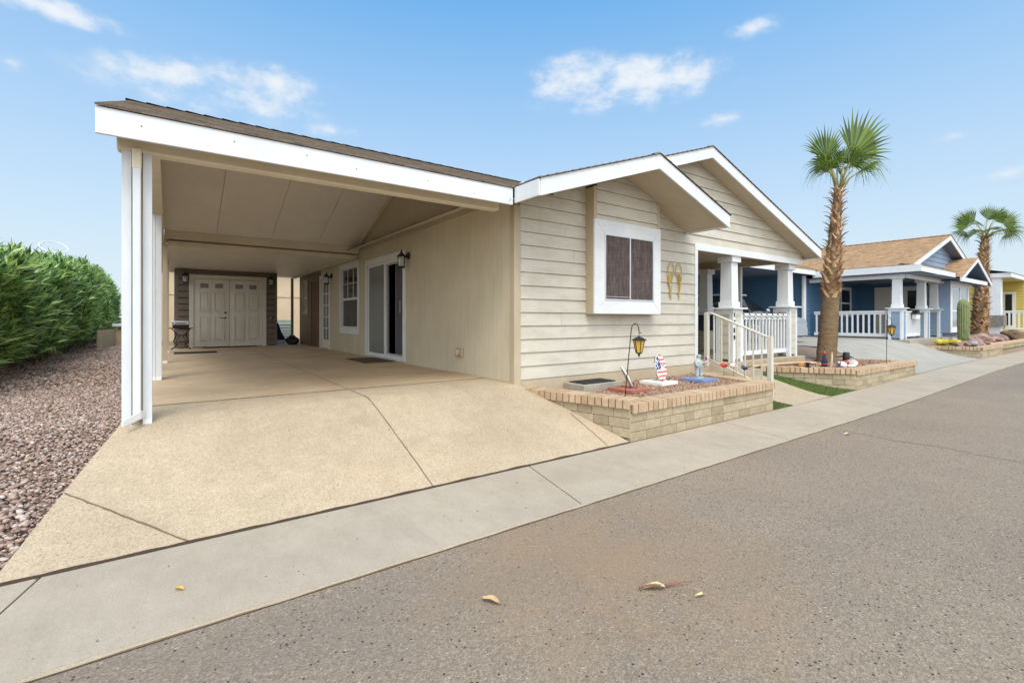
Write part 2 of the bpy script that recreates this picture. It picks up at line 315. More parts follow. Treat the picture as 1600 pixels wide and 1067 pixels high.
# ------------------------------------------------------------------ mesh helpers
def V(*a): return Vector(a)
class MB:
    def __init__(s):
        s.bm = bmesh.new(); s.uv = s.bm.loops.layers.uv.new('UVMap'); s.mats = []
    def mi(s, m):
        if m is None: m = 'trim_white'
        if m not in s.mats: s.mats.append(m)
        return s.mats.index(m)
    def face(s, pts, m, uvs=None, smooth=False):
        f = s.bm.faces.new([s.bm.verts.new(p) for p in pts]); f.material_index = s.mi(m); f.smooth = smooth
        if uvs:
            for l, q in zip(f.loops, uvs): l[s.uv].uv = q
        return f
    def hull(s, vs, faces, m, smooth=False):
        bv = [s.bm.verts.new(p) for p in vs]; i = s.mi(m)
        for f in faces:
            try: q = s.bm.faces.new([bv[k] for k in f]); q.material_index = i; q.smooth = smooth
            except ValueError: pass
        return bv
    def box(s, x0, x1, y0, y1, z0, z1, m):
        if x0 > x1: x0, x1 = x1, x0
        if y0 > y1: y0, y1 = y1, y0
        if z0 > z1: z0, z1 = z1, z0
        v = [(x0,y0,z0),(x1,y0,z0),(x1,y1,z0),(x0,y1,z0),(x0,y0,z1),(x1,y0,z1),(x1,y1,z1),(x0,y1,z1)]
        return s.hull(v, [(3,2,1,0),(4,5,6,7),(0,1,5,4),(1,2,6,5),(2,3,7,6),(3,0,4,7)], m)
    def obox(s, c, size, rot, m):
        """oriented box: centre, full size, Matrix/Euler tuple"""
        R = rot if isinstance(rot, Matrix) else Matrix.Rotation(rot, 3, 'Z')
        hx, hy, hz = size[0]/2, size[1]/2, size[2]/2; c = Vector(c)
        v = [c + R @ Vector(p) for p in [(-hx,-hy,-hz),(hx,-hy,-hz),(hx,hy,-hz),(-hx,hy,-hz),(-hx,-hy,hz),(hx,-hy,hz),(hx,hy,hz),(-hx,hy,hz)]]
        return s.hull(v, [(3,2,1,0),(4,5,6,7),(0,1,5,4),(1,2,6,5),(2,3,7,6),(3,0,4,7)], m)
    def prism(s, pts, off, m):
        pts = [Vector(p) for p in pts]; off = Vector(off); n = len(pts)
        nrm = Vector((0,0,0))
        for i in range(n): nrm += (pts[i]-pts[0]).cross(pts[(i+1) % n]-pts[0])
        if nrm.dot(off) > 0: pts = pts[::-1]
        vs = pts + [p+off for p in pts]
        fs = [tuple(range(n)), tuple(range(2*n-1, n-1, -1))] + [(i, i+n, (i+1) % n + n, (i+1) % n)[::1] for i in range(n)]
        fs = fs[:2] + [tuple(reversed(((i, (i+1) % n, (i+1) % n + n, i+n)))) for i in range(n)]
        return s.hull(vs, fs, m)
    def tube(s, path, r, m, n=8, smooth=True, closed=False, cap=True):
        path = [Vector(p) for p in path]; rs = r if isinstance(r, (list, tuple)) else [r]*len(path)
        rings = []; up = Vector((.13,.27,.95)).normalized(); L = len(path)
        for i, p in enumerate(path):
            t = (path[(i+1) % L if closed else min(i+1, L-1)] - path[(i-1) % L if closed else max(i-1, 0)])
            t = t.normalized() if t.length > 1e-9 else Vector((0,0,1))
            a = up.cross(t)
            if a.length < .05: a = Vector((1,0,0)).cross(t)
            a.normalize(); b_ = t.cross(a)
            rings.append([s.bm.verts.new(p + a*(rs[i]*math.cos(2*math.pi*k/n)) + b_*(rs[i]*math.sin(2*math.pi*k/n))) for k in range(n)])
        i_ = s.mi(m)
        for i in range(L if closed else L-1):
            A, B = rings[i], rings[(i+1) % L]
            for k in range(n):
                f = s.bm.faces.new([A[k], A[(k+1) % n], B[(k+1) % n], B[k]]); f.material_index = i_; f.smooth = smooth
        if cap and not closed:
            for R in (rings[0][::-1], rings[-1]): f = s.bm.faces.new(R); f.material_index = i_
    def lathe(s, c, prof, m, n=16, smooth=True, axis=None, sx=1, sy=1, ribs=None):
        c = Vector(c); rings = []; i_ = s.mi(m)
        for (r, z) in prof:
            ring = []
            for k in range(n):
                a = 2*math.pi*k/n; rr = r*(1 if ribs is None else 1+ribs[1]*math.cos(a*ribs[0]))
                ring.append(s.bm.verts.new(c + (axis @ Vector((rr*sx*math.cos(a), rr*sy*math.sin(a), z)) if axis else Vector((rr*sx*math.cos(a), rr*sy*math.sin(a), z)))))
            rings.append(ring)
        for A, B in zip(rings, rings[1:]):
            for k in range(n):
                f = s.bm.faces.new([A[k], A[(k+1) % n], B[(k+1) % n], B[k]]); f.material_index = i_; f.smooth = smooth
        for R in (rings[0][::-1], rings[-1]): f = s.bm.faces.new(R); f.material_index = i_
    def blob(s, c, size, m, seed=0, sub=2, amp=.18, rot=0, flat=None):
        t = bmesh.new(); bmesh.ops.create_icosphere(t, subdivisions=sub, radius=1)
        r = random.Random(seed); ph = [(Vector((r.uniform(-1,1), r.uniform(-1,1), r.uniform(-1,1))).normalized(), r.uniform(1.5,4), r.uniform(0,6)) for _ in range(6)]
        R = Matrix.Rotation(rot, 3, 'Z'); base = len(s.bm.verts); i_ = s.mi(m)
        vv = []
        for v in t.verts:
            p = v.co.copy(); d = 1+sum(amp*math.sin(q.dot(p)*w*1.6+f) for q, w, f in ph)/2.2
            p = Vector((p.x*size[0]*d, p.y*size[1]*d, p.z*size[2]*d))
            if flat is not None: p.z = max(p.z, flat)
            vv.append(s.bm.verts.new(Vector(c) + R @ p))
        for f in t.faces:
            q = s.bm.faces.new([vv[v.index] for v in f.verts]); q.material_index = i_; q.smooth = True
        t.free()
    def cut_in(s, t, cuts):
        for co, no in cuts:
            bmesh.ops.bisect_plane(t, geom=t.verts[:]+t.edges[:]+t.faces[:], dist=1e-5, plane_co=co, plane_no=no, clear_outer=True)
            es = [e for e in t.edges if e.is_boundary]
            if es:
                try: bmesh.ops.holes_fill(t, edges=es, sides=0)
                except Exception: pass
        me = bpy.data.meshes.new('tmp'); t.to_mesh(me); n0 = len(s.bm.faces); s.bm.from_mesh(me); bpy.data.meshes.remove(me); t.free()
    def build(s, name, parent=None, bev=0, loc=None, seg=2, clean=False):
        bmesh.ops.recalc_face_normals(s.bm, faces=s.bm.faces[:]) if clean else None
        me = bpy.data.meshes.new(name); org = Vector((0,0,0))
        if parent is not None:
            q = parent
            while q is not None: org += q.location; q = q.parent
        if loc is not None: org += Vector(loc)
        if org.length: bmesh.ops.translate(s.bm, verts=s.bm.verts[:], vec=-org)
        s.bm.to_mesh(me); s.bm.free()
        for m in s.mats: me.materials.append(MATS[m])
        o = bpy.data.objects.new(name, me); COL.objects.link(o)
        if loc is not None: o.location = loc
        if parent is not None: o.parent = parent
        if bev:
            md = o.modifiers.new('bevel', 'BEVEL'); md.width = bev; md.segments = seg; md.limit_method = 'ANGLE'; md.angle_limit = rad(40); md.harden_normals = False
        return o
def siding(mb, a0, a1, p, z0, z1, m, face='-y', pitch=.186, zref=.033, cuts=(), holes=(), thick=.022, gap=.006):
    """horizontal lap boards on a wall whose outer plane is at p; a is the running axis"""
    t = bmesh.new(); k = math.floor((z0-zref)/pitch)
    sign = -1 if face[0] == '-' else 1
    def pt(a, d, z): return (a, p+sign*d, z) if face[1] == 'y' else (p+sign*d, a, z)
    while True:
        lo = max(zref+k*pitch+gap, z0); hi = min(zref+(k+1)*pitch, z1); k += 1
        if lo >= z1-1e-4: break
        if hi-lo < 1e-3: continue
        spans = [(a0, a1)]
        zs = sorted({lo, hi} | {h for q in holes for h in q[2:4] if lo < h < hi})
        for zl, zh in zip(zs, zs[1:]):
            zm = (zl+zh)/2; sp = [(a0, a1)]
            for h in holes:
                if h[2] < zm < h[3]:
                    ns = []
                    for (p0, p1) in sp:
                        if h[1] <= p0 or h[0] >= p1: ns.append((p0, p1)); continue
                        if h[0] > p0: ns.append((p0, h[0]))
                        if h[1] < p1: ns.append((h[1], p1))
                    sp = ns
            base = zref+(k-1)*pitch
            d0 = thick*(1-(zl-base)/pitch*.85); d1 = thick*(1-(zh-base)/pitch*.85)
            seam = a0+((k*1.37) % 3.3)+.5
            sp = [q for (p0, p1) in sp for q in (((p0, seam-.002), (seam+.002, p1)) if p0+.1 < seam < p1-.1 else ((p0, p1),))]
            for (p0, p1) in sp:
                vs = [pt(p0,-.01,zl), pt(p1,-.01,zl), pt(p1,d0,zl), pt(p0,d0,zl), pt(p0,-.01,zh), pt(p1,-.01,zh), pt(p1,d1,zh), pt(p0,d1,zh)]
                bv = [t.verts.new(q) for q in vs]
                for f in [(0,1,2,3),(7,6,5,4),(3,2,6,7),(0,3,7,4),(1,5,6,2),(0,4,5,1)]: t.faces.new([bv[i] for i in f])
    bmesh.ops.recalc_face_normals(t, faces=t.faces[:])
    i_ = mb.mi(m)
    for f in t.faces: f.material_index = i_
    mb.cut_in(t, cuts)
def vsiding(mb, x, y0, y1, z0, z1, m, holes=(), w=.102, gap=.005, d=.0035, sign=-1):
    """vertical grooved panel siding on a wall facing -X"""
    y = y0; i = 0
    while y < y1-1e-4:
        e = min(y+w, y1); sp = [(z0, z1)]
        ys = sorted({y, e} | {h for q in holes for h in q[0:2] if y < h < e})
        for ya, yb in zip(ys, ys[1:]):
            ym = (ya+yb)/2; sp = [(z0, z1)]
            for h in holes:
                if h[0] < ym < h[1]:
                    ns = []
                    for (p0, p1) in sp:
                        if h[3] <= p0 or h[2] >= p1: ns.append((p0, p1)); continue
                        if h[2] > p0: ns.append((p0, h[2]))
                        if h[3] < p1: ns.append((h[3], p1))
                    sp = ns
            for (p0, p1) in sp:
                mb.box(x-.012, x, ya, yb, p0, p1, m)
                g0 = gap/2 if ya == y else 0; g1 = gap/2 if yb == e else 0
                mb.box(x-.012-d, x-.0118, ya+g0, yb-g1, p0, p1, m)
        y = e; i += 1
def roof_slope(mb, e0, e1, r0, r1, m, course=.14, lift=.013, under=None):
    """stepped shingle courses from the eave e0-e1 up to r0-r1"""
    e0, e1, r0, r1 = map(Vector, (e0, e1, r0, r1)); L = ((r0-e0).length+(r1-e1).length)/2; n = max(2, round(L/course))
    nrm = (e1-e0).cross(r0-e0) if (e1-e0).length > 1e-4 else (r1-r0).cross(r0-e0)
    nrm.normalize(); nrm = nrm if nrm.z > 0 else -nrm
    W = max((e1-e0).length, (r1-r0).length); ax = (r1-r0).normalized() if (r1-r0).length > (e1-e0).length else (e1-e0).normalized()
    for i in range(n):
        a, b_ = i/n, (i+1)/n
        p0, p1, q1, q0 = e0.lerp(r0, a)+nrm*lift, e1.lerp(r1, a)+nrm*lift, e1.lerp(r1, b_)+nrm*.002, e0.lerp(r0, b_)+nrm*.002
        U = lambda P: (P-e0).dot(ax)
        mb.face([p0, p1, q1, q0], m, [(U(p0), a*L), (U(p1), a*L), (U(q1), b_*L), (U(q0), b_*L)])
        b0, b1 = e0.lerp(r0, a)-nrm*.004, e1.lerp(r1, a)-nrm*.004
        mb.face([b0, b1, p1, p0], m, [(U(p0), a*L), (U(p1), a*L), (U(p1), a*L+.01), (U(p0), a*L+.01)])
        mb.face([p0, q0, b0], m); mb.face([p1, b1, q1], m)
def ridge_caps(mb, a, b_, d1, d2, m, step=.2, w=.14):
    """overlapping cap shingles folded over a ridge"""
    a, b_, d1, d2 = map(Vector, (a, b_, d1, d2)); L = (b_-a).length; t = (b_-a)/L; n = int(L/step)
    for i in range(n):
        p, q = a+t*(i*step), a+t*(i*step+step*1.25)
        up0, up1 = V(0,0,.034), V(0,0,.016)
        for d in (d1.normalized(), d2.normalized()):
            A, B, C, D = p+up0, q+up1, q+d*w+up1, p+d*w+up0
            mb.face([A, B, C, D], m, [(i*.2, 0), (i*.2+.16, 0), (i*.2+.16, .12), (i*.2, .12)])
            mb.face([p-V(0,0,.002), A, D, p+d*w-V(0,0,.002)], m)

def props(o, label=None, cat=None, group=None, kind=None):
    if label: o['label'] = label
    if cat: o['category'] = cat
    if group: o['group'] = group
    if kind: o['kind'] = kind
    return o
def thing(name, label, cat, loc=(0,0,0), group=None):
    o = bpy.data.objects.new(name, None); COL.objects.link(o); o.location = loc; o.empty_display_size = .2
    return props(o, label, cat, group)
def solo(mb, name, label, cat, loc, group=None, bev=0, seg=2): return props(mb.build(name, None, bev, loc, seg), label, cat, group)
def dup(root, loc, label=None, rotz=None):
    def cp(o, par):
        c = o.copy(); COL.objects.link(c)
        if par is not None: c.parent = par
        for ch in list(o.children): cp(ch, c)
        return c
    r = cp(root, None); r.location = loc
    if rotz is not None: r.rotation_euler[2] = rotz
    if label: r['label'] = label
    return r
def struct(mb, name, kind='structure', bev=0):
    o = mb.build(name, None, bev); o['kind'] = kind; return o
def ss(x, a, b):
    t = min(1, max(0, (x-a)/(b-a))); return t*t*(3-2*t)
def rise(x): return .12*ss(x, 8, 19)
YC, YK, YA = 3.61, 2.63, 6.02       # back of sidewalk, kerb line, top of the apron
def prof(y):                         # ground profile from the carport floor down to the sidewalk
    if y >= YA: return 0.
    return 0. if y > 5.28 else -.53*((5.28-y)/(5.28-YC))**1.08
def gz(x, y): return prof(max(y, YC)) + rise(x)*(1 if y < YC else 1)

# ------------------------------------------------------------------ ground, road, sidewalk
def sheet(mb, xs, ys, zf, m):
    g = [[mb.bm.verts.new((x(y) if callable(x) else x, y, zf(x(y) if callable(x) else x, y))) for y in ys] for x in xs]
    i_ = mb.mi(m)
    for i in range(len(xs)-1):
        for j in range(len(ys)-1):
            f = mb.bm.faces.new([g[i][j], g[i+1][j], g[i+1][j+1], g[i][j+1]]); f.material_index = i_; f.smooth = True
mb = MB(); mb.face([(-900,-900,-.68),(900,-900,-.68),(900,900,-.68),(-900,900,-.68)], 'earth'); struct(mb, 'ground')
XL = [-60,-20,-5,0,4,4.05,8]+[8+i for i in range(1,13)]+[24,30,40,60,100,220]
mb = MB(); sheet(mb, XL, [-14,-6,-2,0,1,2,YK-.012], lambda x, y: -.543+rise(x)-.02*max(0,-y)*.2, 'asphalt'); struct(mb, 'road')
yard_ys = [YC+.01]+[YC+.01+(YA-YC-.01)*i/14 for i in range(1,15)]+[8,12,20,40,90]
mb = MB(); sheet(mb, XL, yard_ys, lambda x, y: gz(x,y)-.055 if not (4.02 < x < 23 and y < 6.3) else min(gz(x,y)-.055, -.62+rise(x)+.26*ss(y, YC, 5.2), -.22), 'earth'); struct(mb, 'yard')
mb = MB(); x = -.56-3.36*9; rr = random.Random(3)
while x < 70:
    n = 3; w = 3.36
    for k in range(n):
        a = x+w*k/n+(.006 if k == 0 else 0); b_ = x+w*(k+1)/n-(.006 if k == n-1 else 0)
        dz = rr.uniform(-.003,.003) if k == 0 else 0
        s0 = .0
        top = [(a-.12*(k==0)*0, YK, -.53+rise(a)), (b_, YK, -.53+rise(b_)), (b_, YC-.008, -.53+rise(b_)), (a, YC-.008, -.53+rise(a))]
        sk = -.27/0.98*0.98  # joints are slightly skewed
        P_ = [Vector(q) for q in top]
        P_[0].x += 0; 
        for q in P_: q.x += -.26*(YC-q.y)
        bot = [q-V(0,0,.14) for q in P_]
        mb.hull(P_+bot, [(0,1,2,3),(7,6,5,4),(0,4,5,1),(2,6,7,3)]+([(3,7,4,0)] if k==0 else [])+([(1,5,6,2)] if k==n-1 else []), 'sidewalk')
    x += w
struct(mb, 'sidewalk')
# dirt packed in the joints and against the asphalt
mb = MB(); sheet(mb, XL, [YK-.03, YC+.02], lambda x, y: -.5375+rise(x), 'joint_dirt'); struct(mb, 'joint_soil')
# worn sandy lip where asphalt meets the concrete
mb = MB()
pts = np.linspace(-3, 40, 500); 
for a, b_ in zip(pts, pts[1:]):
    w0 = .004+.013*abs(math.sin(a*3.1)*math.sin(a*7.7+1)); w1 = .004+.013*abs(math.sin(b_*3.1)*math.sin(b_*7.7+1))
    mb.face([(a,YK-.014-w0,-.5385+rise(a)),(b_,YK-.014-w1,-.5385+rise(b_)),(b_,YK+.001,-.533+rise(b_)),(a,YK+.001,-.533+rise(a))], 'joint_light')
struct(mb, 'kerb_lip')
# driveway apron (flared) and carport floor
xl = lambda y: -.33-.44*max(0,(5.2-y))/1.59; xr = lambda y: 3.86+.42*max(0,(5.25-y))/1.64
ys = [YC+.012+(YA-YC-.012)*i/24 for i in range(25)]
mb = MB(); sheet(mb, [(lambda y, k=k: xl(y)+(xr(y)-xl(y))*k/12) for k in range(13)], ys, lambda x, y: prof(y)-.004, 'apron')
# front edge of the slab
for k in range(12):
    a, b_ = xl(YC)+(xr(YC)-xl(YC))*k/12, xl(YC)+(xr(YC)-xl(YC))*(k+1)/12
    z = prof(YC+.012)-.004
    mb.face([(a,YC+.012,z),(b_,YC+.012,z),(b_,YC+.012,z-.1),(a,YC+.012,z-.1)], 'apron')
for j in range(24):
    for xe in (xl, xr):
        y0, y1 = ys[j], ys[j+1]
        mb.face([(xe(y0),y0,prof(y0)-.004),(xe(y1),y1,prof(y1)-.004),(xe(y1),y1,prof(y1)-.1),(xe(y0),y0,prof(y0)-.1)], 'apron')
struct(mb, 'driveway')
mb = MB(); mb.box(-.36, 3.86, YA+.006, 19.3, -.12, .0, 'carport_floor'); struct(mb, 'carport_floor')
def strip(mb, pts, w, m, dz=.004, n=12, jag=.0):
    """thin joint line following the slab"""
    P_ = []
    for a, b_ in zip(pts, pts[1:]):
        for i in range(n): P_.append((a[0]+(b_[0]-a[0])*i/n, a[1]+(b_[1]-a[1])*i/n))
    P_.append(pts[-1]); L = []
    for i, p in enumerate(P_):
        q = P_[min(i+1,len(P_)-1)]; r_ = P_[max(i-1,0)]; t = Vector((q[0]-r_[0], q[1]-r_[1])).normalized(); nn = Vector((-t.y, t.x))
        j = random.uniform(-jag, jag); ww = w*random.uniform(.7,1.3)/2
        z = (gz(p[0], p[1]) if p[1] > YC else None)
        L.append((Vector((p[0]+nn.x*(ww+j), p[1]+nn.y*(ww+j))), Vector((p[0]-nn.x*(ww-j), p[1]-nn.y*(ww-j)))))
    zz = lambda q: (prof(q.y)+dz if q.y > YC else -.543+rise(q.x)+dz)
    for (a, b_), (c_, d_) in zip(L, L[1:]):
        mb.face([(a.x,a.y,zz(a)),(b_.x,b_.y,zz(b_)),(d_.x,d_.y,zz(d_)),(c_.x,c_.y,zz(c_))], m)
mb = MB()
strip(mb, [(1.80,YC+.015),(1.82,5.9)], .009, 'joint_dirt', .001, 30, .002); strip(mb, [(1.82,6.05),(1.95,17.5)], .009, 'joint_dirt', .004, 40, .002)
strip(mb, [(-.56,4.33),(.10,YC+.02)], .010, 'joint_dirt', .001, 20, .003); strip(mb, [(4.02,4.35),(3.93,YC+.03)], .008, 'joint_dirt', .001, 20, .006)
strip(mb, [(-.3,12.0),(3.8,12.0)], .010, 'joint_dirt', .004, 20, .002)
px_ = np.linspace(-.76, 4.26, 260)
for a, b_ in zip(px_, px_[1:]):
    q0 = .009+.006*abs(math.sin(a*5.3)+.6*math.sin(a*17.)); q1 = .009+.006*abs(math.sin(b_*5.3)+.6*math.sin(b_*17.))
    mb.face([(a,YC-.009-q0*.4,-.5265),(b_,YC-.009-q1*.4,-.5265),(b_,YC+.006+q1,-.5265+q1*.3),(a,YC+.006+q0,-.5265+q0*.3)], 'crack_dark')
struct(mb, 'slab_joints')
mb = MB(); strip(mb, [(-.34,YA+.0),(3.84,YA+.0)], .022, 'joint_light', .005, 60, .003); struct(mb, 'slab_seam')
# asphalt crack
mb = MB(); cx = [(6.9,2.5),(6.95,2.2),(6.85,1.9),(6.95,1.5),(6.82,1.1),(6.9,.7),(6.8,.2),(6.85,-.5)]
for (a, b_) in zip(cx, cx[1:]): strip(mb, [a, b_], .010, 'joint_dirt', .003, 14, .008)
struct(mb, 'road_crack')
# front walkway + turf (our house)
mb = MB(); sheet(mb, [8.26, 8.8, 9.3, 9.74], [YC+.01+(5.25-YC)*i/8 for i in range(9)], lambda x, y: -.53+rise(x)+.30*ss(y, YC, 5.2)-.0, 'walk')
mb.face([(8.26,YC+.01,-.53),(9.74,YC+.01,-.53),(9.74,YC+.01,-.6),(8.26,YC+.01,-.6)], 'walk'); struct(mb, 'walkway')
walkz = lambda x, y: -.53+rise(x)+.30*ss(y, YC, 5.2)
def grass(name, regs, n, h, zf):
    pos = []
    for (x0,x1,y0,y1,k) in regs:
        m_ = int(n*k); pos.append(np.stack([RNG.uniform(x0,x1,m_), RNG.uniform(y0,y1,m_)],1))
    p = np.concatenate(pos); N = len(p); z = np.array([zf(a,b_) for a,b_ in p])
    ang = RNG.uniform(0,6.28,N); hh = h*RNG.uniform(.6,1.2,N); w = .0035
    d = np.stack([np.cos(ang), np.sin(ang)],1); lean = RNG.uniform(-.6,.6,(N,2))*hh[:,None]
    v = np.zeros((N,3,3)); v[:,0,:2] = p-d*w; v[:,1,:2] = p+d*w; v[:,2,:2] = p+lean; v[:,0,2] = z; v[:,1,2] = z; v[:,2,2] = z+hh
    me = bpy.data.meshes.new(name); me.from_pydata(v.reshape(-1,3).tolist(), [], np.arange(N*3).reshape(-1,3).tolist()); me.materials.append(MATS['turf'])
    o = bpy.data.objects.new(name, me); COL.objects.link(o); o['kind'] = 'stuff'; return o
mb = MB(); sheet(mb, [7.62, 8.25], [YC+.01+(5.2-YC)*i/8 for i in range(9)], lambda x,y: walkz(x,y)-.006, 'turf'); sheet(mb, [9.75,10.4,11.0], [YC+.01+(5.2-YC)*i/8 for i in range(9)], lambda x,y: walkz(x,y)-.006, 'turf'); struct(mb, 'turf_base')
grass('artificial_turf', [(7.62,8.25,YC+.01,5.1,.4),(9.75,11.0,YC+.01,5.1,.6)], 26000, .022, walkz)
# blue house driveway
bz = lambda x, y: .16*ss(y, YC, 6.2)+(-.41 if x > 18 else -.53+rise(x))+.42*ss(y, YC, 6.0)
mb = MB(); sheet(mb, [14.66,15.5,16.5,17.5,18.5,19.5,20.4,21.38], [YC+.01,3.9,4.3,4.8,5.3,5.8,6.2,8,12,17], bz, 'blue_drive'); struct(mb, 'neighbor_driveway')
mb = MB(); sheet(mb, [12.38,13.2,14.0,14.7], [5.1,5.6,6.2,8,12,17], lambda x,y: -.14+(bz(14.7,y)-.012+.14)*ss(x,12.4,14.7), 'earth'); struct(mb, 'side_yard')
mb = MB(); sheet(mb, [24,30,40,60], [YC+.3,4.3,5.2], lambda x,y: -.30+.28*ss(y,3.9,5.2), 'turf'); struct(mb, 'neighbor_lawn')
mb = MB(); sheet(mb, [33,40,60], [4.6,5.0], lambda x,y: -.10+.2*ss(y,4.4,5.2), 'blue_drive'); struct(mb, 'neighbor_path')

# pebbles (scattered stones as one countless mass each)
def ico(sub=1):
    t = bmesh.new(); bmesh.ops.create_icosphere(t, subdivisions=sub, radius=1); t.verts.ensure_lookup_table()
    v = np.array([list(q.co) for q in t.verts]); f = np.array([[a.index for a in q.verts] for q in t.faces]); t.free(); return v, f
def stones(name, P_, size, m, flat=.55):
    v, f = ico(1); N = len(P_); S = np.stack([RNG.uniform(.7,1.4,N), RNG.uniform(.5,1.0,N), RNG.uniform(.35,.7,N)],1)*size[:,None]
    a = RNG.uniform(0,6.28,N); b_ = RNG.uniform(-.5,.5,N); jit = 1+RNG.uniform(-.22,.22,(N,len(v)))
    q = v[None]*jit[...,None]*S[:,None,:]
    cb, sb = np.cos(b_)[:,None], np.sin(b_)[:,None]; x, z = q[...,0]*cb-q[...,2]*sb, q[...,0]*sb+q[...,2]*cb
    ca, sa = np.cos(a)[:,None], np.sin(a)[:,None]; X, Y = x*ca-q[...,1]*sa, x*sa+q[...,1]*ca
    W = np.stack([X, Y, z],-1)+P_[:,None,:]
    F = (f[None]+(np.arange(N)*len(v))[:,None,None]).reshape(-1,3)
    me = bpy.data.meshes.new(name); me.vertices.add(N*len(v)); me.vertices.foreach_set('co', W.reshape(-1).astype(np.float32))
    me.loops.add(len(F)*3); me.loops.foreach_set('vertex_index', F.reshape(-1).astype(np.int32)); me.polygons.add(len(F)); me.polygons.foreach_set('loop_start', (np.arange(len(F))*3).astype(np.int32))
    me.update(calc_edges=True); me.materials.append(MATS[m])
    o = bpy.data.objects.new(name, me); COL.objects.link(o); o['kind'] = 'stuff'; return o
def scatter(n, x0, x1, y0, y1, inside, zf, dens=None):
    out = []
    X = RNG.uniform(x0,x1,n); Y = RNG.uniform(y0,y1,n)
    for a, b_ in zip(X, Y):
        if inside(a, b_): out.append((a, b_, zf(a, b_)))
    return np.array(out)
P1 = scatter(44000, -3.0, -.3, YC-.0, 8.5, lambda x,y: x < xl(y)-.012 and x > -2.9 and x > -.85*y+1.2, lambda x,y: gz(x,y)-.045+RNG.uniform(-.004,.016))
P2 = scatter(22000, -3.2, -.3, 8.5, 24, lambda x,y: x < -.36, lambda x,y: -.045+RNG.uniform(-.004,.016))
P0 = scatter(1500, -1.6, -.70, YC, 4.6, lambda x,y: x < xl(y)-.012, lambda x,y: gz(x,y)-.03+RNG.uniform(-.004,.016))
PP = np.concatenate([P1, P2, P0]); stones('gravel', PP, np.concatenate([RNG.uniform(.007,.0185,len(P1)), RNG.uniform(.015,.03,len(P2)), RNG.uniform(.014,.026,len(P0))]), 'pebbles')

# ------------------------------------------------------------------ planter walls
def planter(name, label, path, ztop, zbot, loc, capw=.29, wall=.16, courses=3, ch=.112, caph=.105, group='block planters along the sidewalk', seed=1):
    """path runs with the outside on its right-hand side"""
    r = random.Random(seed); root = thing(name, label, 'planter', loc, group); cap = MB(); wal = MB()
    n = len(path)
    for i, (a, b_) in enumerate(zip(path, path[1:])):
        a, b_ = Vector(a), Vector(b_); t = (b_-a).normalized(); L = (b_-a).length; nin = Vector((-t.y, t.x)); ang = math.atan2(t.y, t.x)
        # cap bricks
        s = 0.0 if i == 0 else .01
        e = L if i == n-2 else L+0.0
        while s < e-.01:
            w = min(r.choice([.088,.088,.093,.098,.15,.185]) if r.random() < .5 else .09, e-s)
            zz = ztop[i] if isinstance(ztop, (list,tuple)) else ztop
            c_ = a+t*(s+w/2)+nin*(capw/2-.03)
            cap.obox((c_.x, c_.y, zz-caph/2+r.uniform(-.002,.002)), (w-.017, capw+r.uniform(-.006,.006), caph), ang, 'planter_cap')
            s += w
        zz = ztop[i] if isinstance(ztop, (list,tuple)) else ztop
        c_ = (a+b_)/2+nin*(capw/2-.03); cap.obox((c_.x, c_.y, zz-caph/2-.006), (L-.02, capw-.03, caph-.016), ang, 'mortar')
        zl = zz-caph
        for k in range(courses):
            s = -r.uniform(.0,.3) if k % 2 else 0; hi = zl-k*ch; lo = hi-ch
            while s < L:
                w = r.choice([.29,.29,.29,.2]); s0, s1 = max(s, 0), min(s+w, L)
                if s1-s0 > .03:
                    c_ = a+t*((s0+s1)/2)+nin*(wall/2)
                    wal.obox((c_.x, c_.y, (lo+hi)/2), (s1-s0-.007, wall, ch-.007), ang, 'planter_block')
                s += w
        c_ = (a+b_)/2+nin*(wall/2); wal.obox((c_.x, c_.y, zl-courses*ch/2), (L-.01, wall-.012, courses*ch), ang, 'mortar')
    wal.build('block_wall', root, .004, seg=1); cap.build('cap', root, .016, seg=3)
    return root
A1 = [(3.87,5.17),(4.29,YC+.02),(7.62,YC+.02),(7.98,5.10)]
planter('planter', 'tan block planter with brick cap in front of the box window', A1, [-.055,-.10,-.10], -.53, (5.9,YC+.02,-.53), seed=2)
A2 = [(9.95,4.98),(10.9,YC+.02),(14.62,YC+.02),(14.35,5.2)]
planter('planter', 'tan block planter round the tall palm beside the front walk', A2, [-.10,-.125,-.125], -.53, (12.7,YC+.02,-.53), seed=5)
A3 = [(21.2,5.6),(21.4,YC+.02),(24.6,YC+.02),(24.7,4.1)]
planter('planter', 'tan block planter of rocks and cactus at the blue house', A3, -.04, -.4, (23,YC+.02,-.41), courses=3, seed=8)
planter('planter', 'low tan block planter continuing past the cactus toward the yellow house', [(24.75,4.1),(26.0,3.95),(42,3.95)], -.05, -.4, (30,3.95,-.41), courses=3, seed=9)
def inpoly(x, y, poly):
    c_ = False; n = len(poly)
    for i in range(n):
        (x0,y0),(x1,y1) = poly[i], poly[(i+1) % n]
        if (y0 > y) != (y1 > y) and x < (x1-x0)*(y-y0)/(y1-y0)+x0: c_ = not c_
    return c_
I1 = [(4.02,5.22),(4.45,YC+.2),(7.45,YC+.2),(7.80,5.22)]; I2 = [(9.9,5.3),(11.0,YC+.2),(14.4,YC+.2),(14.1,6.3),(12.5,6.3),(12.45,5.25)]
I3 = [(21.5,5.5),(21.6,YC+.2),(24.5,YC+.2),(24.7,5.5)]
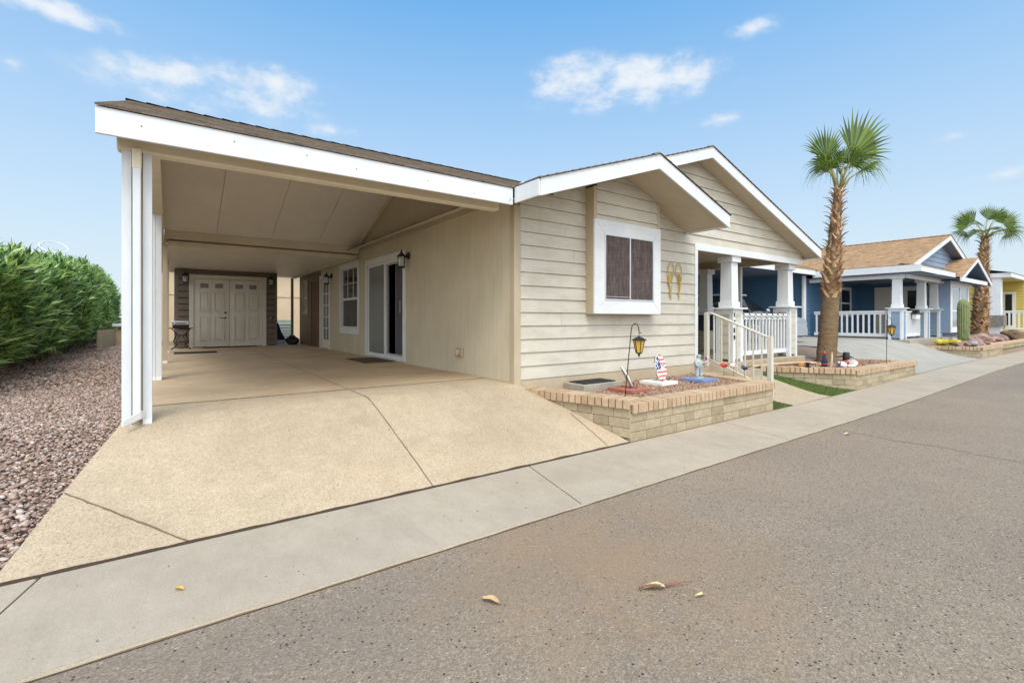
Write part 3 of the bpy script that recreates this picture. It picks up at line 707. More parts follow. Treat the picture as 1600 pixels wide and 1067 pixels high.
for nm, poly, z, n in (('planter_gravel', I1, -.145, 9500), ('planter_gravel', I2, -.165, 9000), ('planter_gravel', I3, -.09, 3500)):
    mb = MB(); mb.face([(p[0],p[1],z-.012) for p in poly], 'earth'); base = mb.build('planter_soil'); base['kind'] = 'structure'
    xs_ = [p[0] for p in poly]; ys_ = [p[1] for p in poly]
    Q = scatter(n, min(xs_), max(xs_), min(ys_), max(ys_), lambda x,y: inpoly(x,y,poly), lambda x,y: z+RNG.uniform(-.006,.008))
    stones(nm, Q, RNG.uniform(.011,.022,len(Q)), 'pebbles_planter')

# ------------------------------------------------------------------ OUR HOUSE
WX, FY, RX = 3.83, 5.25, 12.36          # left wall, front wall, right corner
SL = .3264; APX, APZ = 8.05, 4.02       # main ridge
rz = lambda x: APZ-SL*abs(x-APX)
H = thing('beige_house', 'beige lap-sided house with attached carport and white fascia', 'house', (6,6,0))
# --- front wall with lap siding
mb = MB(); UND = .185
cutL = (V(APX,0,APZ-UND), V(-SL,0,1)); cutR = (V(APX,0,APZ-UND), V(SL,0,1))
siding(mb, WX+.085, 5.16, FY, .033, 4.1, 'siding_beige', cuts=[cutL])
siding(mb, 5.16, 6.73, FY, .033, .95, 'siding_beige')
siding(mb, 6.73, 8.02, FY, .033, 4.1, 'siding_beige', cuts=[cutL])
siding(mb, 8.02, RX-.06, FY, 2.30, 4.1, 'siding_beige', cuts=[cutL, cutR])
fw = mb.build('front_wall', H)
mb = MB()   # sheathing behind the boards
mb.prism([(WX,FY+.012,-.25),(8.02,FY+.012,-.25),(8.02,FY+.012,rz(8.02)-.2),(WX,FY+.012,rz(WX)-.2)], (0,.1,0), 'trim_tan')
mb.prism([(8.02,FY+.012,2.25),(RX,FY+.012,2.25),(RX,FY+.012,rz(RX)-.2),(APX,FY+.012,APZ-.2),(8.02,FY+.012,rz(8.02)-.2)], (0,.1,0), 'trim_tan')
mb.build('wall_backing', H)
mb = MB(); mb.box(WX-.02, WX+.085, FY-.028, FY+.01, -.1, 2.42, 'trim_tan'); mb.box(WX-.024, WX-.002, FY-.026, FY+.085, -.1, 2.42, 'trim_tan'); mb.build('corner_board', H, .003); mb = MB()
mb.box(RX-.07, RX+.02, FY-.028, FY+.01, 2.2, 2.50, 'trim_tan'); mb.build('corner_board', H, .003)
mb = MB(); mb.box(WX-.012, 8.02, FY-.02, FY+.01, -.26, .028, 'trim_tan'); mb.box(WX-.03, WX-.001, FY+.09, 7.0, -.1, .02, 'trim_tan'); mb.build('skirting', H, .003)
# --- box window bump-out
bw = MB(); Y0 = 5.06
bw.box(5.165, 6.725, Y0+.02, FY, .95, 1.0, 'trim_tan'); bw.box(5.16, 5.185, Y0+.02, FY, .95, 2.86, 'trim_tan'); bw.box(6.705, 6.73, Y0+.02, FY, .95, 3.02, 'trim_tan')
bw.box(5.16, 5.23, Y0, Y0+.02, 2.38, 2.87, 'trim_tan'); bw.box(6.66, 6.73, Y0, Y0+.02, 2.38, 2.96, 'trim_tan')
wb = bw.build('window_box', H, .003)
mb = MB(); siding(mb, 5.23, 6.66, Y0+.02, 2.38, 3.2, 'siding_beige', cuts=[(V(5.85,0,3.11), V(-SL,0,1)), (V(5.85,0,3.11), V(.35,0,1))]); mb.build('box_siding', H)
mb = MB()
o_, i_ = (5.16,6.73,.955,2.38), (5.38,6.54,1.16,2.18)
def mitred(mb, o, i, y0, y1, m):
    ox0,ox1,oz0,oz1 = o; ix0,ix1,iz0,iz1 = i; g = .0015
    for P_ in ([(ox0,oz0),(ox1,oz0),(ix1,iz0),(ix0,iz0)], [(ox1,oz0),(ox1,oz1),(ix1,iz1),(ix1,iz0)], [(ox1,oz1),(ox0,oz1),(ix0,iz1),(ix1,iz1)], [(ox0,oz1),(ox0,oz0),(ix0,iz0),(ix0,iz1)]):
        c_ = (sum(p[0] for p in P_)/4, sum(p[1] for p in P_)/4)
        Q = [(p[0]+(c_[0]-p[0])*.0015, p[1]+(c_[1]-p[1])*.004) for p in P_]
        mb.prism([(p[0],y0,p[1]) for p in Q], (0,y1-y0,0), m)
mitred(mb, o_, i_, Y0-.012, Y0+.018, 'trim_white')
win = mb.build('window', H, .002)
mb = MB()
for a, b_, c_, d_ in ((5.38,6.54,1.16,1.185),(5.38,6.54,2.155,2.18),(5.38,5.402,1.185,2.155),(6.518,6.54,1.185,2.155),(5.945,5.97,1.185,2.155)): mb.box(a, b_, Y0-.018, Y0+.01, c_, d_, 'aluminium')
mb.box(5.41,5.95,Y0-.022,Y0-.0181,1.215,1.222,'aluminium')
mb.build('sash', win)
mb = MB(); mb.box(5.402,6.518,Y0-.006,Y0+.006,1.185,2.155,'window_screen'); mb.build('screen', win)
# --- roofs
mb = MB()
roof_slope(mb, (3.52,4.88,rz(3.52)), (3.52,18.9,rz(3.52)), (APX,4.88,APZ), (APX,18.9,APZ), 'shingle_brown')
roof_slope(mb, (12.64,4.88,rz(12.64)), (12.64,18.9,rz(12.64)), (APX,4.88,APZ), (APX,18.9,APZ), 'shingle_brown')
roof_slope(mb, (3.57,4.38,rz(3.57)-.004), (3.57,4.9,rz(3.57)-.004), (5.85,4.38,rz(5.85)-.004), (5.85,4.9,rz(5.85)-.004), 'shingle_brown')
roof_slope(mb, (7.76,4.38,rz(5.85)-.35*1.91), (7.76,5.25,rz(5.85)-.35*1.91), (5.85,4.38,rz(5.85)), (5.85,5.25,rz(5.85)), 'shingle_brown')
ridge_caps(mb, (APX,4.90,APZ-.008), (APX,18.9,APZ+.01), (-1,0,-SL), (1,0,-SL), 'shingle_brown')
ridge_caps(mb, (5.85,4.40,rz(5.85)-.01), (5.85,4.9,rz(5.85)+.008), (-1,0,-SL), (1,0,-.35), 'shingle_brown')
roof = mb.build('roof', H)
mb = MB()   # roof deck under the shingles (drip edge shows as a thin beige line)
def deck(mb, a, b_, y0, y1, t, m, off=0.006):
    (x0,z0),(x1,z1) = a, b_; mb.prism([(x0,y0,z0-off),(x1,y0,z1-off),(x1,y0,z1-off-t),(x0,y0,z0-off-t)], (0,y1-y0,0), m)
deck(mb, (3.53,rz(3.53)),(APX,APZ), 4.93, 18.88, .012, 'beam_tan'); deck(mb, (12.63,rz(12.63)),(APX,APZ), 4.93, 18.88, .012, 'beam_tan')
deck(mb, (3.58,rz(3.58)),(5.85,rz(5.85)), 4.43, 4.9, .012, 'beam_tan', .012); deck(mb, (7.75,rz(5.85)-.35*1.9),(5.85,rz(5.85)), 4.43, 5.24, .012, 'beam_tan', .012)
mb.build('roof_deck', roof)
# soffits (sloped, parallel with the roof)
mb = MB()
def soff(mb, a, b_, y0, y1, m, drop): deck(mb, a, b_, y0, y1, .012, m, drop)
soff(mb, (5.85,rz(5.85)), (APX,APZ), 4.93, FY, 'soffit_tan', .172); soff(mb, (APX,APZ), (12.6,rz(12.6)), 4.93, FY, 'soffit_tan', .172)
soff(mb, (3.62,rz(3.62)), (5.85,rz(5.85)), 4.43, FY, 'soffit_tan', .176); soff(mb, (5.85,rz(5.85)), (7.73,rz(5.85)-.35*1.88), 4.43, FY, 'soffit_tan', .176)
mb.build('soffit', H)
# fascia and rake boards
def rake(mb, a, b_, y, t, h, m, top=.008):
    (x0,z0),(x1,z1) = a, b_; mb.prism([(x0,y,z0-top),(x1,y,z1-top),(x1,y,z1-top-h),(x0,y,z0-top-h)], (0,t,0), m)
mb = MB()
rake(mb, (5.86,rz(5.86)), (APX-.001,APZ), 4.9, .028, .2, 'trim_white'); rake(mb, (APX+.001,APZ), (12.62,rz(12.62)), 4.9, .028, .2, 'trim_white')
mb.build('rake_board', H, .003)
mb = MB()
rake(mb, (3.6,rz(3.6)-.004), (5.849,rz(5.85)-.004), 4.4, .028, .212, 'trim_white'); rake(mb, (5.851,rz(5.85)-.004), (7.74,rz(5.85)-.35*1.89-.004), 4.4, .028, .212, 'trim_white')
mb.box(3.57, 3.597, 4.405, 4.895, 2.345, rz(3.57)-.014, 'trim_white'); mb.box(7.713, 7.74, 4.43, 5.24, rz(5.85)-.35*1.89-.21, rz(5.85)-.35*1.89-.016, 'trim_white')
mb.build('gable_fascia', H, .003)
mb = MB(); mb.box(12.61, 12.64, 4.93, 18.8, rz(12.64)-.2, rz(12.64)-.012, 'trim_white'); mb.build('eave_fascia', H, .003)
mb = MB(); mb.box(12.38,12.61,FY+.02,18.8,rz(12.6)-.2,rz(12.6)-.188,'soffit_tan'); mb.build('eave_soffit', H)
# --- left (carport) wall, vertical grooved siding with openings
SLD = (8.99,11.09,.06,2.12); WIN = (11.82,13.15,.66,2.20); DR = (14.40,15.32,.02,2.10); SW = (17.08,17.58,1.12,2.10); BD = (15.62,16.5,.02,2.08)
HO = [SLD, WIN, DR, SW, BD]
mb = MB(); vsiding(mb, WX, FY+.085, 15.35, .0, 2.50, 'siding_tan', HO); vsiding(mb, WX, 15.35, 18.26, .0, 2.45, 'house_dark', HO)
mb.build('side_wall', H)
mb = MB(); mb.prism([(WX-.012,5.3,2.52),(WX-.012,9.0,3.74),(WX-.012,11.72,2.66),(WX-.012,11.72,2.52)], (.011,0,0), 'soffit_tan')
mb.build('upper_panel', H)
mb = MB(); mb.box(WX-.03, WX-.001, 5.3, 11.66, 2.497, 2.523, 'siding_tan'); mb.build('wall_trim_rail', H, .002)
# wall core behind (dark rooms in the openings)
mb = MB()
for (y0,y1,z0,z1) in [(5.37,8.99,-.2,2.5),(8.99,11.09,2.12,2.5),(11.09,11.82,-.2,2.5),(11.82,13.15,-.2,.66),(11.82,13.15,2.20,2.6),(13.15,14.4,-.2,2.6),(14.4,15.32,2.1,2.6),(15.32,18.26,-.2,2.6)]:
    mb.box(WX, WX+.1, y0, y1, z0, z1, 'trim_tan')
mb.box(WX+.9, WX+.95, 8.5, 15.6, -.1, 2.6, 'unlit_dark'); mb.box(WX+.1, WX+.9, 8.4, 8.45, -.1, 2.6, 'unlit_dark'); mb.box(WX+.1, WX+.9, 15.6, 15.65, -.1, 2.6, 'unlit_dark'); mb.box(WX+.1, WX+.9, 8.45, 15.6, -.1, -.02, 'unlit_dark'); mb.box(WX+.1, WX+.9, 8.45, 15.6, 2.55, 2.6, 'unlit_dark')
mb.box(WX+.1, RX, 18.2, 18.3, 0, 2.6, 'siding_tan'); mb.box(RX-.1, RX, 8.2, 18.2, 0, 2.6, 'siding_tan')
mb.build('wall_core', H)
def frame(mb, y0, y1, z0, z1, w, m, d=.022, wb=None, x=WX-.02, wt=None):
    wb = w if wb is None else wb; wt = w if wt is None else wt
    mb.box(x-d, x, y0, y0+w, z0, z1, m); mb.box(x-d, x, y1-w, y1, z0, z1, m); mb.box(x-d, x, y0+w, y1-w, z1-wt, z1, m)
    if wb: mb.box(x-d, x, y0+w, y1-w, z0, z0+wb, m)
mb = MB(); frame(mb, 8.86, 11.21, .03, 2.25, .13, 'trim_white_z', wb=.03); sd_ = mb.build('sliding_door', H, .003)
mb = MB(); frame(mb, 8.99, 11.09, .06, 2.12, .05, 'white_plastic', .05, x=WX+.04); mb.box(WX-.015, WX+.02, 9.99, 10.06, .1, 2.08, 'white_plastic'); mb.build('frame', sd_)
mb = MB(); mb.box(WX+.0, WX+.012, 10.06, 11.05, .1, 2.08, 'glass_grey'); mb.build('fixed_pane', sd_)
mb = MB(); frame(mb, 9.10, 10.0, .1, 2.08, .045, 'aluminium', .02, x=WX+.05); mb.box(WX+.02, WX+.03, 9.25, 9.28, 1.0, 1.25, 'aluminium'); mb.build('screen_door', sd_)
mb = MB()
for k in range(9): mb.lathe((WX+.16,9.80-.022*k,.08),[(.018,0),(.018,2.0)],'curtain',6)
for k in range(14): mb.lathe((WX+.10,10.1+.07*k,.08),[(.03,0),(.03,2.0)],'curtain',6)
mb.box(WX+.13,WX+.135,9.15,9.75,.1,2.08,'screen_grey'); mb.build('curtain', sd_)
def dh_window(par, y0, y1, z0, z1, w=.12, grid=True, m='trim_white_z', glassm='glass_dark', name='window'):
    mb = MB(); frame(mb, y0, y1, z0, z1, w, m, wb=w*1.3, wt=w*1.15); wn_ = mb.build(name, par, .003)
    a, b_, c_, d_ = y0+w, y1-w, z0+w*1.3, z1-w*1.15; mid = c_+(d_-c_)*.48
    mb = MB(); frame(mb, a, b_, c_, d_, .03, 'white_plastic', .03, x=WX+.02); mb.box(WX-.012, WX+.018, a+.03, b_-.03, mid-.03, mid+.03, 'white_plastic')
    if grid:
        for q in (1/3, 2/3): mb.box(WX+.002, WX+.016, a+(b_-a)*q-.008, a+(b_-a)*q+.008, mid+.03, d_-.03, 'white_plastic')
        mb.box(WX+.003, WX+.015, a+.03, b_-.03, (mid+d_)/2-.008, (mid+d_)/2+.008, 'white_plastic')
    mb.build('sash', wn_)
    mb = MB(); mb.box(WX+.018, WX+.026, a+.02, b_-.02, c_+.02, d_-.02, glassm); mb.build('pane', wn_)
    return wn_
dh_window(H, 11.68, 13.29, .50, 2.34)
dh_window(H, 17.0, 17.66, 1.03, 2.2, .08, False, 'trim_tan')
mb = MB(); frame(mb, 14.29, 15.43, .0, 2.2, .10, 'trim_white_z', wb=0); d_ = mb.build('side_door', H, .003)
mb = MB(); y0, y1 = 14.40, 15.32
for (a,b_,c__,e_) in ((y0,y0+.12,.02,2.1),(y1-.12,y1,.02,2.1),(y0+.12,y1-.12,.02,.26),(y0+.12,y1-.12,1.98,2.1)): mb.box(WX-.0, WX+.04, a, b_, c__, e_, 'door_paint')
for k in range(1,5): mb.box(WX+.005, WX+.03, y0+.12, y1-.12, .26+1.72*k/5-.012, .26+1.72*k/5+.012, 'door_paint')
mb.box(WX+.006, WX+.03, (y0+y1)/2-.012, (y0+y1)/2+.012, .26, 1.98, 'door_paint')
dl = mb.build('door_leaf', d_); mb = MB(); mb.box(WX+.03, WX+.036, y0+.12, y1-.12, .26, 1.98, 'glass_grey'); mb.build('pane', d_)
mb = MB(); frame(mb, 15.54, 16.58, .0, 2.15, .07, 'house_dark', wb=0); bd = mb.build('brown_door', H, .003)
mb = MB(); mb.box(WX-.01, WX+.03, 15.62, 16.5, .02, 2.08, 'wood_brown')
for (a,b_) in ((.15,.95),(1.1,1.95)):
    mb.box(WX-.02, WX-.01, 15.74, 16.02, a, b_, 'wood_brown'); mb.box(WX-.02, WX-.01, 16.10, 16.38, a, b_, 'wood_brown')
for z in (.35, 1.1, 1.9): mb.box(WX-.03, WX-.01, 15.60, 15.64, z, z+.09, 'aluminium')
mb.build('door_leaf', bd, .003)
mb = MB(); mb.box(WX-.05, WX-.02, 6.60, 6.80, .27, .41, 'trim_tan'); mb.lathe((WX-.05,6.7,.34),[(.055,0),(.062,.05),(.04,.07)],'trim_tan',14, axis=Matrix.Rotation(rad(-90),3,'Y')); mb.build('wall_vent', H, .004)
# --- carport: fascia, beam, roof, ceiling, posts
mb = MB()
mb.box(-.46, 3.55, 4.9, 4.93, 2.322, 2.533, 'trim_white'); cfa = mb.build('carport_fascia', H, .003)
rr = random.Random(5)
for k in range(7): mb = MB(); mb.lathe((-.2+.62*k+rr.uniform(-.1,.1),4.9,2.40+rr.uniform(-.03,.06)),[(.006,0),(.006,.003)],'stem_brown',6,axis=Matrix.Rotation(rad(90),3,'X')); mb.build('nail_head', cfa)
mb = MB(); mb.lathe((3.50,4.9,2.37),[(.006,0),(.006,.003)],'stem_brown',6,axis=Matrix.Rotation(rad(90),3,'X'))
mb.build('nail_head', cfa)
CS = .375; crz = lambda y: 2.545+CS*(y-4.9); RY = 8.98; RZ = crz(RY)
mb = MB(); roof_slope(mb, (-.462,4.885,crz(4.885)), (4.2,4.885,crz(4.885)), (-.462,RY,RZ), (8.0,RY,RZ), 'shingle_brown'); roof_slope(mb, (8.0,12.2,RZ-CS*(12.2-RY)), (-.462,12.2,RZ-CS*(12.2-RY)), (8.0,RY,RZ), (-.462,RY,RZ), 'shingle_brown')
ridge_caps(mb, (-.50,RY,RZ+.008), (7.9,RY,RZ+.008), (0,-1,-CS), (0,1,-CS), 'shingle_brown', .24, .15)
cr = mb.build('carport_roof', H)
mb = MB()   # left rake trim of the carport roof
mb.prism([(-.46,4.93,2.325),(-.46,4.93,crz(4.93)-.012),(-.46,RY,RZ-.012),(-.46,12.2,RZ-CS*(12.2-RY)-.012),(-.46,12.2,RZ-CS*(12.2-RY)-.2),(-.46,RY,RZ-.2)], (.025,0,0), 'trim_white')
mb.prism([(-.43,4.94,2.42),(-.43,RY,RZ-.12),(-.43,12.2,RZ-CS*(12.2-RY)-.12),(-.43,12.2,RZ-CS*(12.2-RY)-.14),(-.43,RY,RZ-.14),(-.43,4.94,2.40)], (4.25,0,0), 'soffit_tan')
mb.build('carport_rake', H)
mb = MB(); mb.box(-.35, 3.52, 5.16, 5.30, 2.295, 2.50, 'beam_tan'); mb.build('carport_beam', H, .02, seg=3)
mb = MB(); mb.box(-.20, -.06, 5.305, 19.2, 2.375, 2.47, 'beam_tan')
mb.build('side_beam', H, .004)
cz = lambda y: 3.62-.40*(y-9.25)      # rear ceiling slope
mb = MB()
mb.prism([(-.14,5.31,2.47),(-.14,5.31,2.50),(-.14,9.0,3.72),(-.14,11.7,2.65),(-.14,11.7,2.47)], (.02,0,0), 'soffit_tan'); mb.build('gable_infill', H)
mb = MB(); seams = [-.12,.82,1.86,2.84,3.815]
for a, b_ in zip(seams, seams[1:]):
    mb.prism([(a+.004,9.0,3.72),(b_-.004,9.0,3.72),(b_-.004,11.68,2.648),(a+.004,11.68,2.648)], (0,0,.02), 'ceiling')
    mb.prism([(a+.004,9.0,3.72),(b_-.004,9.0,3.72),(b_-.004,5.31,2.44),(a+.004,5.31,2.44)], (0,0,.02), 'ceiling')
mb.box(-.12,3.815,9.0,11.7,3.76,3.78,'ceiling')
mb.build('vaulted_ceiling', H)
mb = MB(); mb.prism([(3.74,9.0,3.72),(3.74,11.70,2.64),(3.74,11.70,2.57),(3.74,9.0,3.65)], (.075,0,0), 'beam_tan'); mb.build('ceiling_trim', H, .004)
mb = MB(); mb.box(-.06, 3.80, 11.70, 11.80, 2.475, 2.67, 'beam_tan'); mb.box(-.0, 3.60, 11.71, 11.79, 2.44, 2.474, 'house_dark'); mb.box(.0, 3.70, 11.70, 11.78, 2.335, 2.438, 'beam_tan'); mb.build('header', H, .004)
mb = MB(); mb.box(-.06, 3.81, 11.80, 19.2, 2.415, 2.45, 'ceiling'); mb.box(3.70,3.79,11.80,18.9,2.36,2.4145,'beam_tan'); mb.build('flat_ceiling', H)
mb = MB(); mb.box(-.3, 3.6, 12.2, 19.3, 2.50, 2.62, 'shingle_brown'); mb.build('rear_roof', H)
def post(x0, x1, y0, y1, z0, z1, m='post_white'):
    mb = MB(); mb.box(x0, x1, y0, y1, z0, z1, m); mb.box(x0-.0, x1, y0-.004, y0, z0, z0+.05, 'white_plastic'); return mb.build('carport_post', H, .004)
post(-.318,-.252,5.18,5.28,prof(5.18)-.02,2.30); post(-.176,-.112,5.18,5.28,prof(5.18)-.02,2.30)
mb = MB(); mb.box(-.252,-.176,5.25,5.28,prof(5.18)+.02,2.29,'trim_tan'); mb.build('post_filler', H)
post(-.20,-.145,8.5,8.6,0,2.38); post(-.142,-.075,8.5,8.6,0,2.38)
post(-.09,-.01,11.72,11.80,0,2.36,'trim_tan'); post(-.07,.02,15.3,15.4,0,2.37,'trim_tan'); post(3.72,3.80,19.2,19.3,0,2.41,'house_dark')
mb = MB()   # downspout
mb.box(-.242,-.186,5.10,5.16,.045,2.30,'post_white'); mb.box(-.246,-.182,5.096,5.164,2.14,2.31,'beam_tan'); 
mb.prism([(-.186,5.095,.10),(-.186,5.095,.03),(-.30,4.99,-.015),(-.30,4.99,.05)], (.03,.07,.0), 'white_plastic')
mb.build('downspout', H, .008)
# a pipe vent behind the ridge valley
mb = MB(); mb.lathe((4.70,6.2,2.82),[(.05,0),(.05,.20),(.07,.21),(.07,.27),(.02,.29)],'aluminium',14); mb.build('roof_vent', H)
# --- porch of our house
mb = MB(); mb.box(8.02, 12.40, 5.16, 8.2, -.25, -.0, 'walk'); mb.box(8.02,9.7,4.86,5.16,-.4,-.12,'walk'); mb.build('porch_slab', H, .01)
mb = MB(); mb.box(7.985, 8.075, FY-.03, FY+.06, .0, 2.17, 'trim_white_z'); mb.box(7.985, 12.40, FY-.03, FY+.005, 2.17, 2.30, 'trim_white'); mb.box(7.985,12.40,FY+.006,FY+.2,2.20,2.26,'soffit_tan')
mb.build('porch_trim', H, .003)
mb = MB(); siding(mb, 5.35, 8.2, 8.07, 0, 2.4, 'siding_tan', face='+x'); mb.box(7.9,8.062,5.36,8.2,0,2.5,'trim_tan'); mb.box(8.0,12.3,8.15,8.25,0,2.5,'siding_tan'); mb.build('porch_wall', H)
mb = MB(); mb.box(8.07, 12.3, 5.46, 8.15, 2.42, 2.45, 'soffit_tan'); mb.box(12.1,12.35,5.46,8.15,2.24,2.4195,'soffit_tan'); mb.build('porch_ceiling', H)
def column(par, x, y, z0, z1, zped, trimm='trim_white_z', panel='siding_beige', w=.38, lights=False, name='column', sid=.186):
    hw = w/2; mb = MB(); zc = zped
    mb.box(x-hw+.012, x+hw-.012, y-hw+.012, y+hw-.012, z0+.05, zc-.06, panel)
    siding(mb, x-hw+.02, x+hw-.02, y-hw+.012, z0+.06, zc-.1, panel, thick=.010, zref=z0, pitch=sid); siding(mb, y-hw+.02, y+hw-.02, x-hw+.012, z0+.06, zc-.1, panel, face='-x', thick=.010, zref=z0, pitch=sid)
    o = mb.build(name, par)
    mb = MB(); t = .085
    for sx in (-1,1):
        for sy in (-1,1):
            X0, X1 = (x-hw, x-hw+t) if sx < 0 else (x+hw-t, x+hw); Y0_, Y1_ = (y-hw, y-hw+t) if sy < 0 else (y+hw-t, y+hw)
            mb.box(X0, X1, Y0_, Y1_, z0+.0, zc-.13, trimm)
    mb.box(x-hw, x+hw, y-hw, y+hw, zc-.13, zc-.03, trimm)
    mb.box(x-hw-.07, x+hw+.07, y-hw-.07, y+hw+.07, zc-.03, zc, trimm)
    mb.build('pedestal_trim', o, .003)
    mb = MB(); b_ = .15
    mb.box(x-b_-.0, x+b_+.0, y-b_-.0, y+b_+.0, zc, zc+.12, trimm)
    vs = []
    for zz, q in ((zc+.12, b_-.02), (z1-.15, b_-.032)): vs += [(x-q,y-q,zz),(x+q,y-q,zz),(x+q,y+q,zz),(x-q,y+q,zz)]
    mb.hull(vs, [(3,2,1,0),(4,5,6,7),(0,1,5,4),(1,2,6,5),(2,3,7,6),(3,0,4,7)], trimm)
    mb.box(x-b_-.015, x+b_+.015, y-b_-.015, y+b_+.015, z1-.15, z1-.02, trimm)
    mb.build('shaft', o, .004)
    return o
c1 = column(H, 9.50, 5.42, .0, 2.20, 1.11); c2 = column(H, 12.02, 5.45, .0, 2.20, 1.18); column(H, 12.05, 7.55, .0, 2.26, 1.1); 
mb = MB(); mb.box(12.15,12.24,6.62,6.71,0,2.24,'trim_white_z'); mb.build('porch_post', H, .003)
# house number on the pedestal corner
DIG = {'1': [[(.5,0),(.5,1),(.3,.8)]], '7': [[(.1,1),(.85,1),(.4,0)]], '8': [[(.5,.53),(.2,.68),(.2,.88),(.5,1),(.8,.88),(.8,.68),(.5,.53),(.15,.35),(.15,.12),(.5,0),(.85,.12),(.85,.35),(.5,.53)]], '9': [[(.85,.62),(.5,.48),(.15,.62),(.15,.85),(.5,1),(.85,.85),(.85,.5),(.7,.15),(.3,0)]]}
for i, ch in enumerate('1789'):
    mb = MB()
    for st in DIG[ch]: mb.tube([(9.322+p[0]*.055, 5.42-.19-.008, .92-i*.155+p[1]*.085) for p in st], .009, 'black_metal', 6)
    mb.build('house_number', c1)
# porch baluster panel
def rail_panel(par, p0, p1, zb, zt, n, m='trim_white_z', name='railing', bw=.035, top=.055, btm=.09, slope=0.0, capw=.09):
    mb = MB(); p0, p1 = Vector(p0), Vector(p1); t = (p1-p0).normalized(); L = (p1-p0).length; ang = math.atan2(t.y, t.x); c_ = (p0+p1)/2
    mb.obox((c_.x,c_.y,zt-top/2), (L, capw, top), ang, m); mb.obox((c_.x,c_.y,zt-top-.04), (L, .04, .07), ang, m); mb.obox((c_.x,c_.y,zb+btm/2), (L, .05, btm), ang, m)
    r_ = mb.build(name, par, .003)
    for i in range(n):
        q = p0+t*(L*(i+.5)/n); mb = MB(); mb.obox((q.x,q.y,(zb+btm+zt-top-.075)/2), (bw,bw,zt-top-zb-btm-.075), ang, m); mb.build('baluster', r_)
    return r_
pr = rail_panel(H, (9.70,5.36), (11.82,5.36), .10, 1.0, 15)
# string lights wound along the top rail
sl = thing('string_lights', 'black string light cable wound round the white porch rail', 'lights', (10.8,5.36,1.0))
mb = MB(); pts = []
for k in range(8*12+1): a = k/12*2*math.pi; pts.append((9.75+2.0*k/96, 5.36+.062*math.cos(a), .955+.062*math.sin(a)))
mb.tube(pts, .010, 'cable_black', 5); mb.build('cable', sl)
for k in range(8): mb = MB(); mb.lathe((9.83+.25*k, 5.29, .90),[(.005,0),(.02,.02),(.015,.05),(.008,.06)],'bulb',8); mb.build('bulb', sl)
# stair rail: own thing
SR = thing('stair_railing', 'cream metal handrail sloping down beside the front walk', 'railing', (8.4,4.6,-.2))
pa, pb = V(8.33,5.20,.0), V(8.42,4.06,-.42)
mb = MB(); mb.box(pa.x-.038,pa.x+.038,pa.y-.038,pa.y+.038,-.12,1.0,'rail_cream'); mb.build('post', SR, .005)
mb = MB(); mb.box(pb.x-.038,pb.x+.038,pb.y-.038,pb.y+.038,-.60,.58,'rail_cream'); mb.build('post', SR, .005)
mb = MB(); mb.tube([V(8.33,5.2,1.0),V(8.335,5.1,.985),V(8.42,4.1,.56)], .02, 'rail_cream', 8); mb.build('handrail', SR)
mb = MB(); mb.tube([V(8.33,5.15,.12),V(8.42,4.1,-.32)], .016, 'rail_cream', 8); mb.build('lower_rail', SR)
for k in range(1,8):
    q = k/8; x, y = 8.33+.09*q, 5.2-1.14*q; mb = MB(); mb.box(x-.011,x+.011,y-.011,y+.011,.12-.44*q,1.0-.43*q,'rail_cream'); mb.build('baluster', SR)
# angel wings on the wall
mb = MB(); WY = FY-.035
def arcpts(P_, n=6):
    out = []; P_ = [Vector(p) for p in P_]
    for i in range(len(P_)-1):
        a = P_[max(i-1,0)]; b_ = P_[i]; c_ = P_[i+1]; d = P_[min(i+2,len(P_)-1)]
        for k in range(n):
            t = k/n; out.append(.5*((2*b_)+(-a+c_)*t+(2*a-5*b_+4*c_-d)*t*t+(-a+3*b_-3*c_+d)*t**3))
    out.append(P_[-1]); return out
for s in (-1, 1):
    f = lambda a, z: (7.36+s*a, WY, z)
    mb.tube(arcpts([f(.03,1.66),f(.04,1.80),f(.10,1.875),f(.17,1.82),f(.20,1.68),f(.175,1.5),f(.125,1.32),f(.11,1.245)]), .008, 'gold_metal', 6)
    for k in range(9):
        a = k/9; x0 = .035+.05*a; z0 = 1.70-.20*a
        mb.tube(arcpts([f(x0, z0), f(x0+.07, z0-.01), f(.185-.06*a, z0-.10-.10*a), f(.16-.05*a, z0-.20-.12*a)]), [.0055]*18+[.003], 'gold_metal', 5)
    for k in range(4): mb.tube(arcpts([f(.07+.02*k,1.5-.05*k), f(.10+.012*k,1.42-.05*k), f(.112,1.26)]), .0045, 'gold_metal', 5)
solo(mb, 'wall_ornament', 'gold wire angel wings hung on the siding right of the box window', 'wall art', (7.36,WY,1.55))

# ------------------------------------------------------------------ shed at the back of the carport
S = thing('storage_shed', 'dark brown lap-sided shed at the back of the carport', 'shed', (1.5,17.6,0))
SY = 17.6
mb = MB(); siding(mb, .25, 2.92, SY, .0, 2.415, 'shed_siding', holes=[(.62,2.54,0,2.15)], pitch=.19, zref=0, thick=.035, gap=.02); mb.box(.16,2.97,SY+.06,19.1,0,2.41,'shed_siding'); mb.box(.25,.62,SY+.012,SY+.05,0,2.27,'unlit_dark'); mb.box(2.54,2.9,SY+.012,SY+.05,0,2.27,'unlit_dark'); mb.box(.62,2.54,SY+.02,SY+.06,2.15,2.41,'shed_siding'); mb.build('wall', S)  # near-black slabs behind the boards colour the lap gaps as shade
mb = MB(); mb.box(.16,.25,SY-.02,SY+.06,0,2.41,'shed_siding'); mb.box(2.90,2.97,SY-.02,SY+.06,0,2.41,'shed_siding'); mb.box(.25,2.90,SY-.022,SY+.0,2.27,2.41,'shed_siding'); mb.build('trim', S, .003)
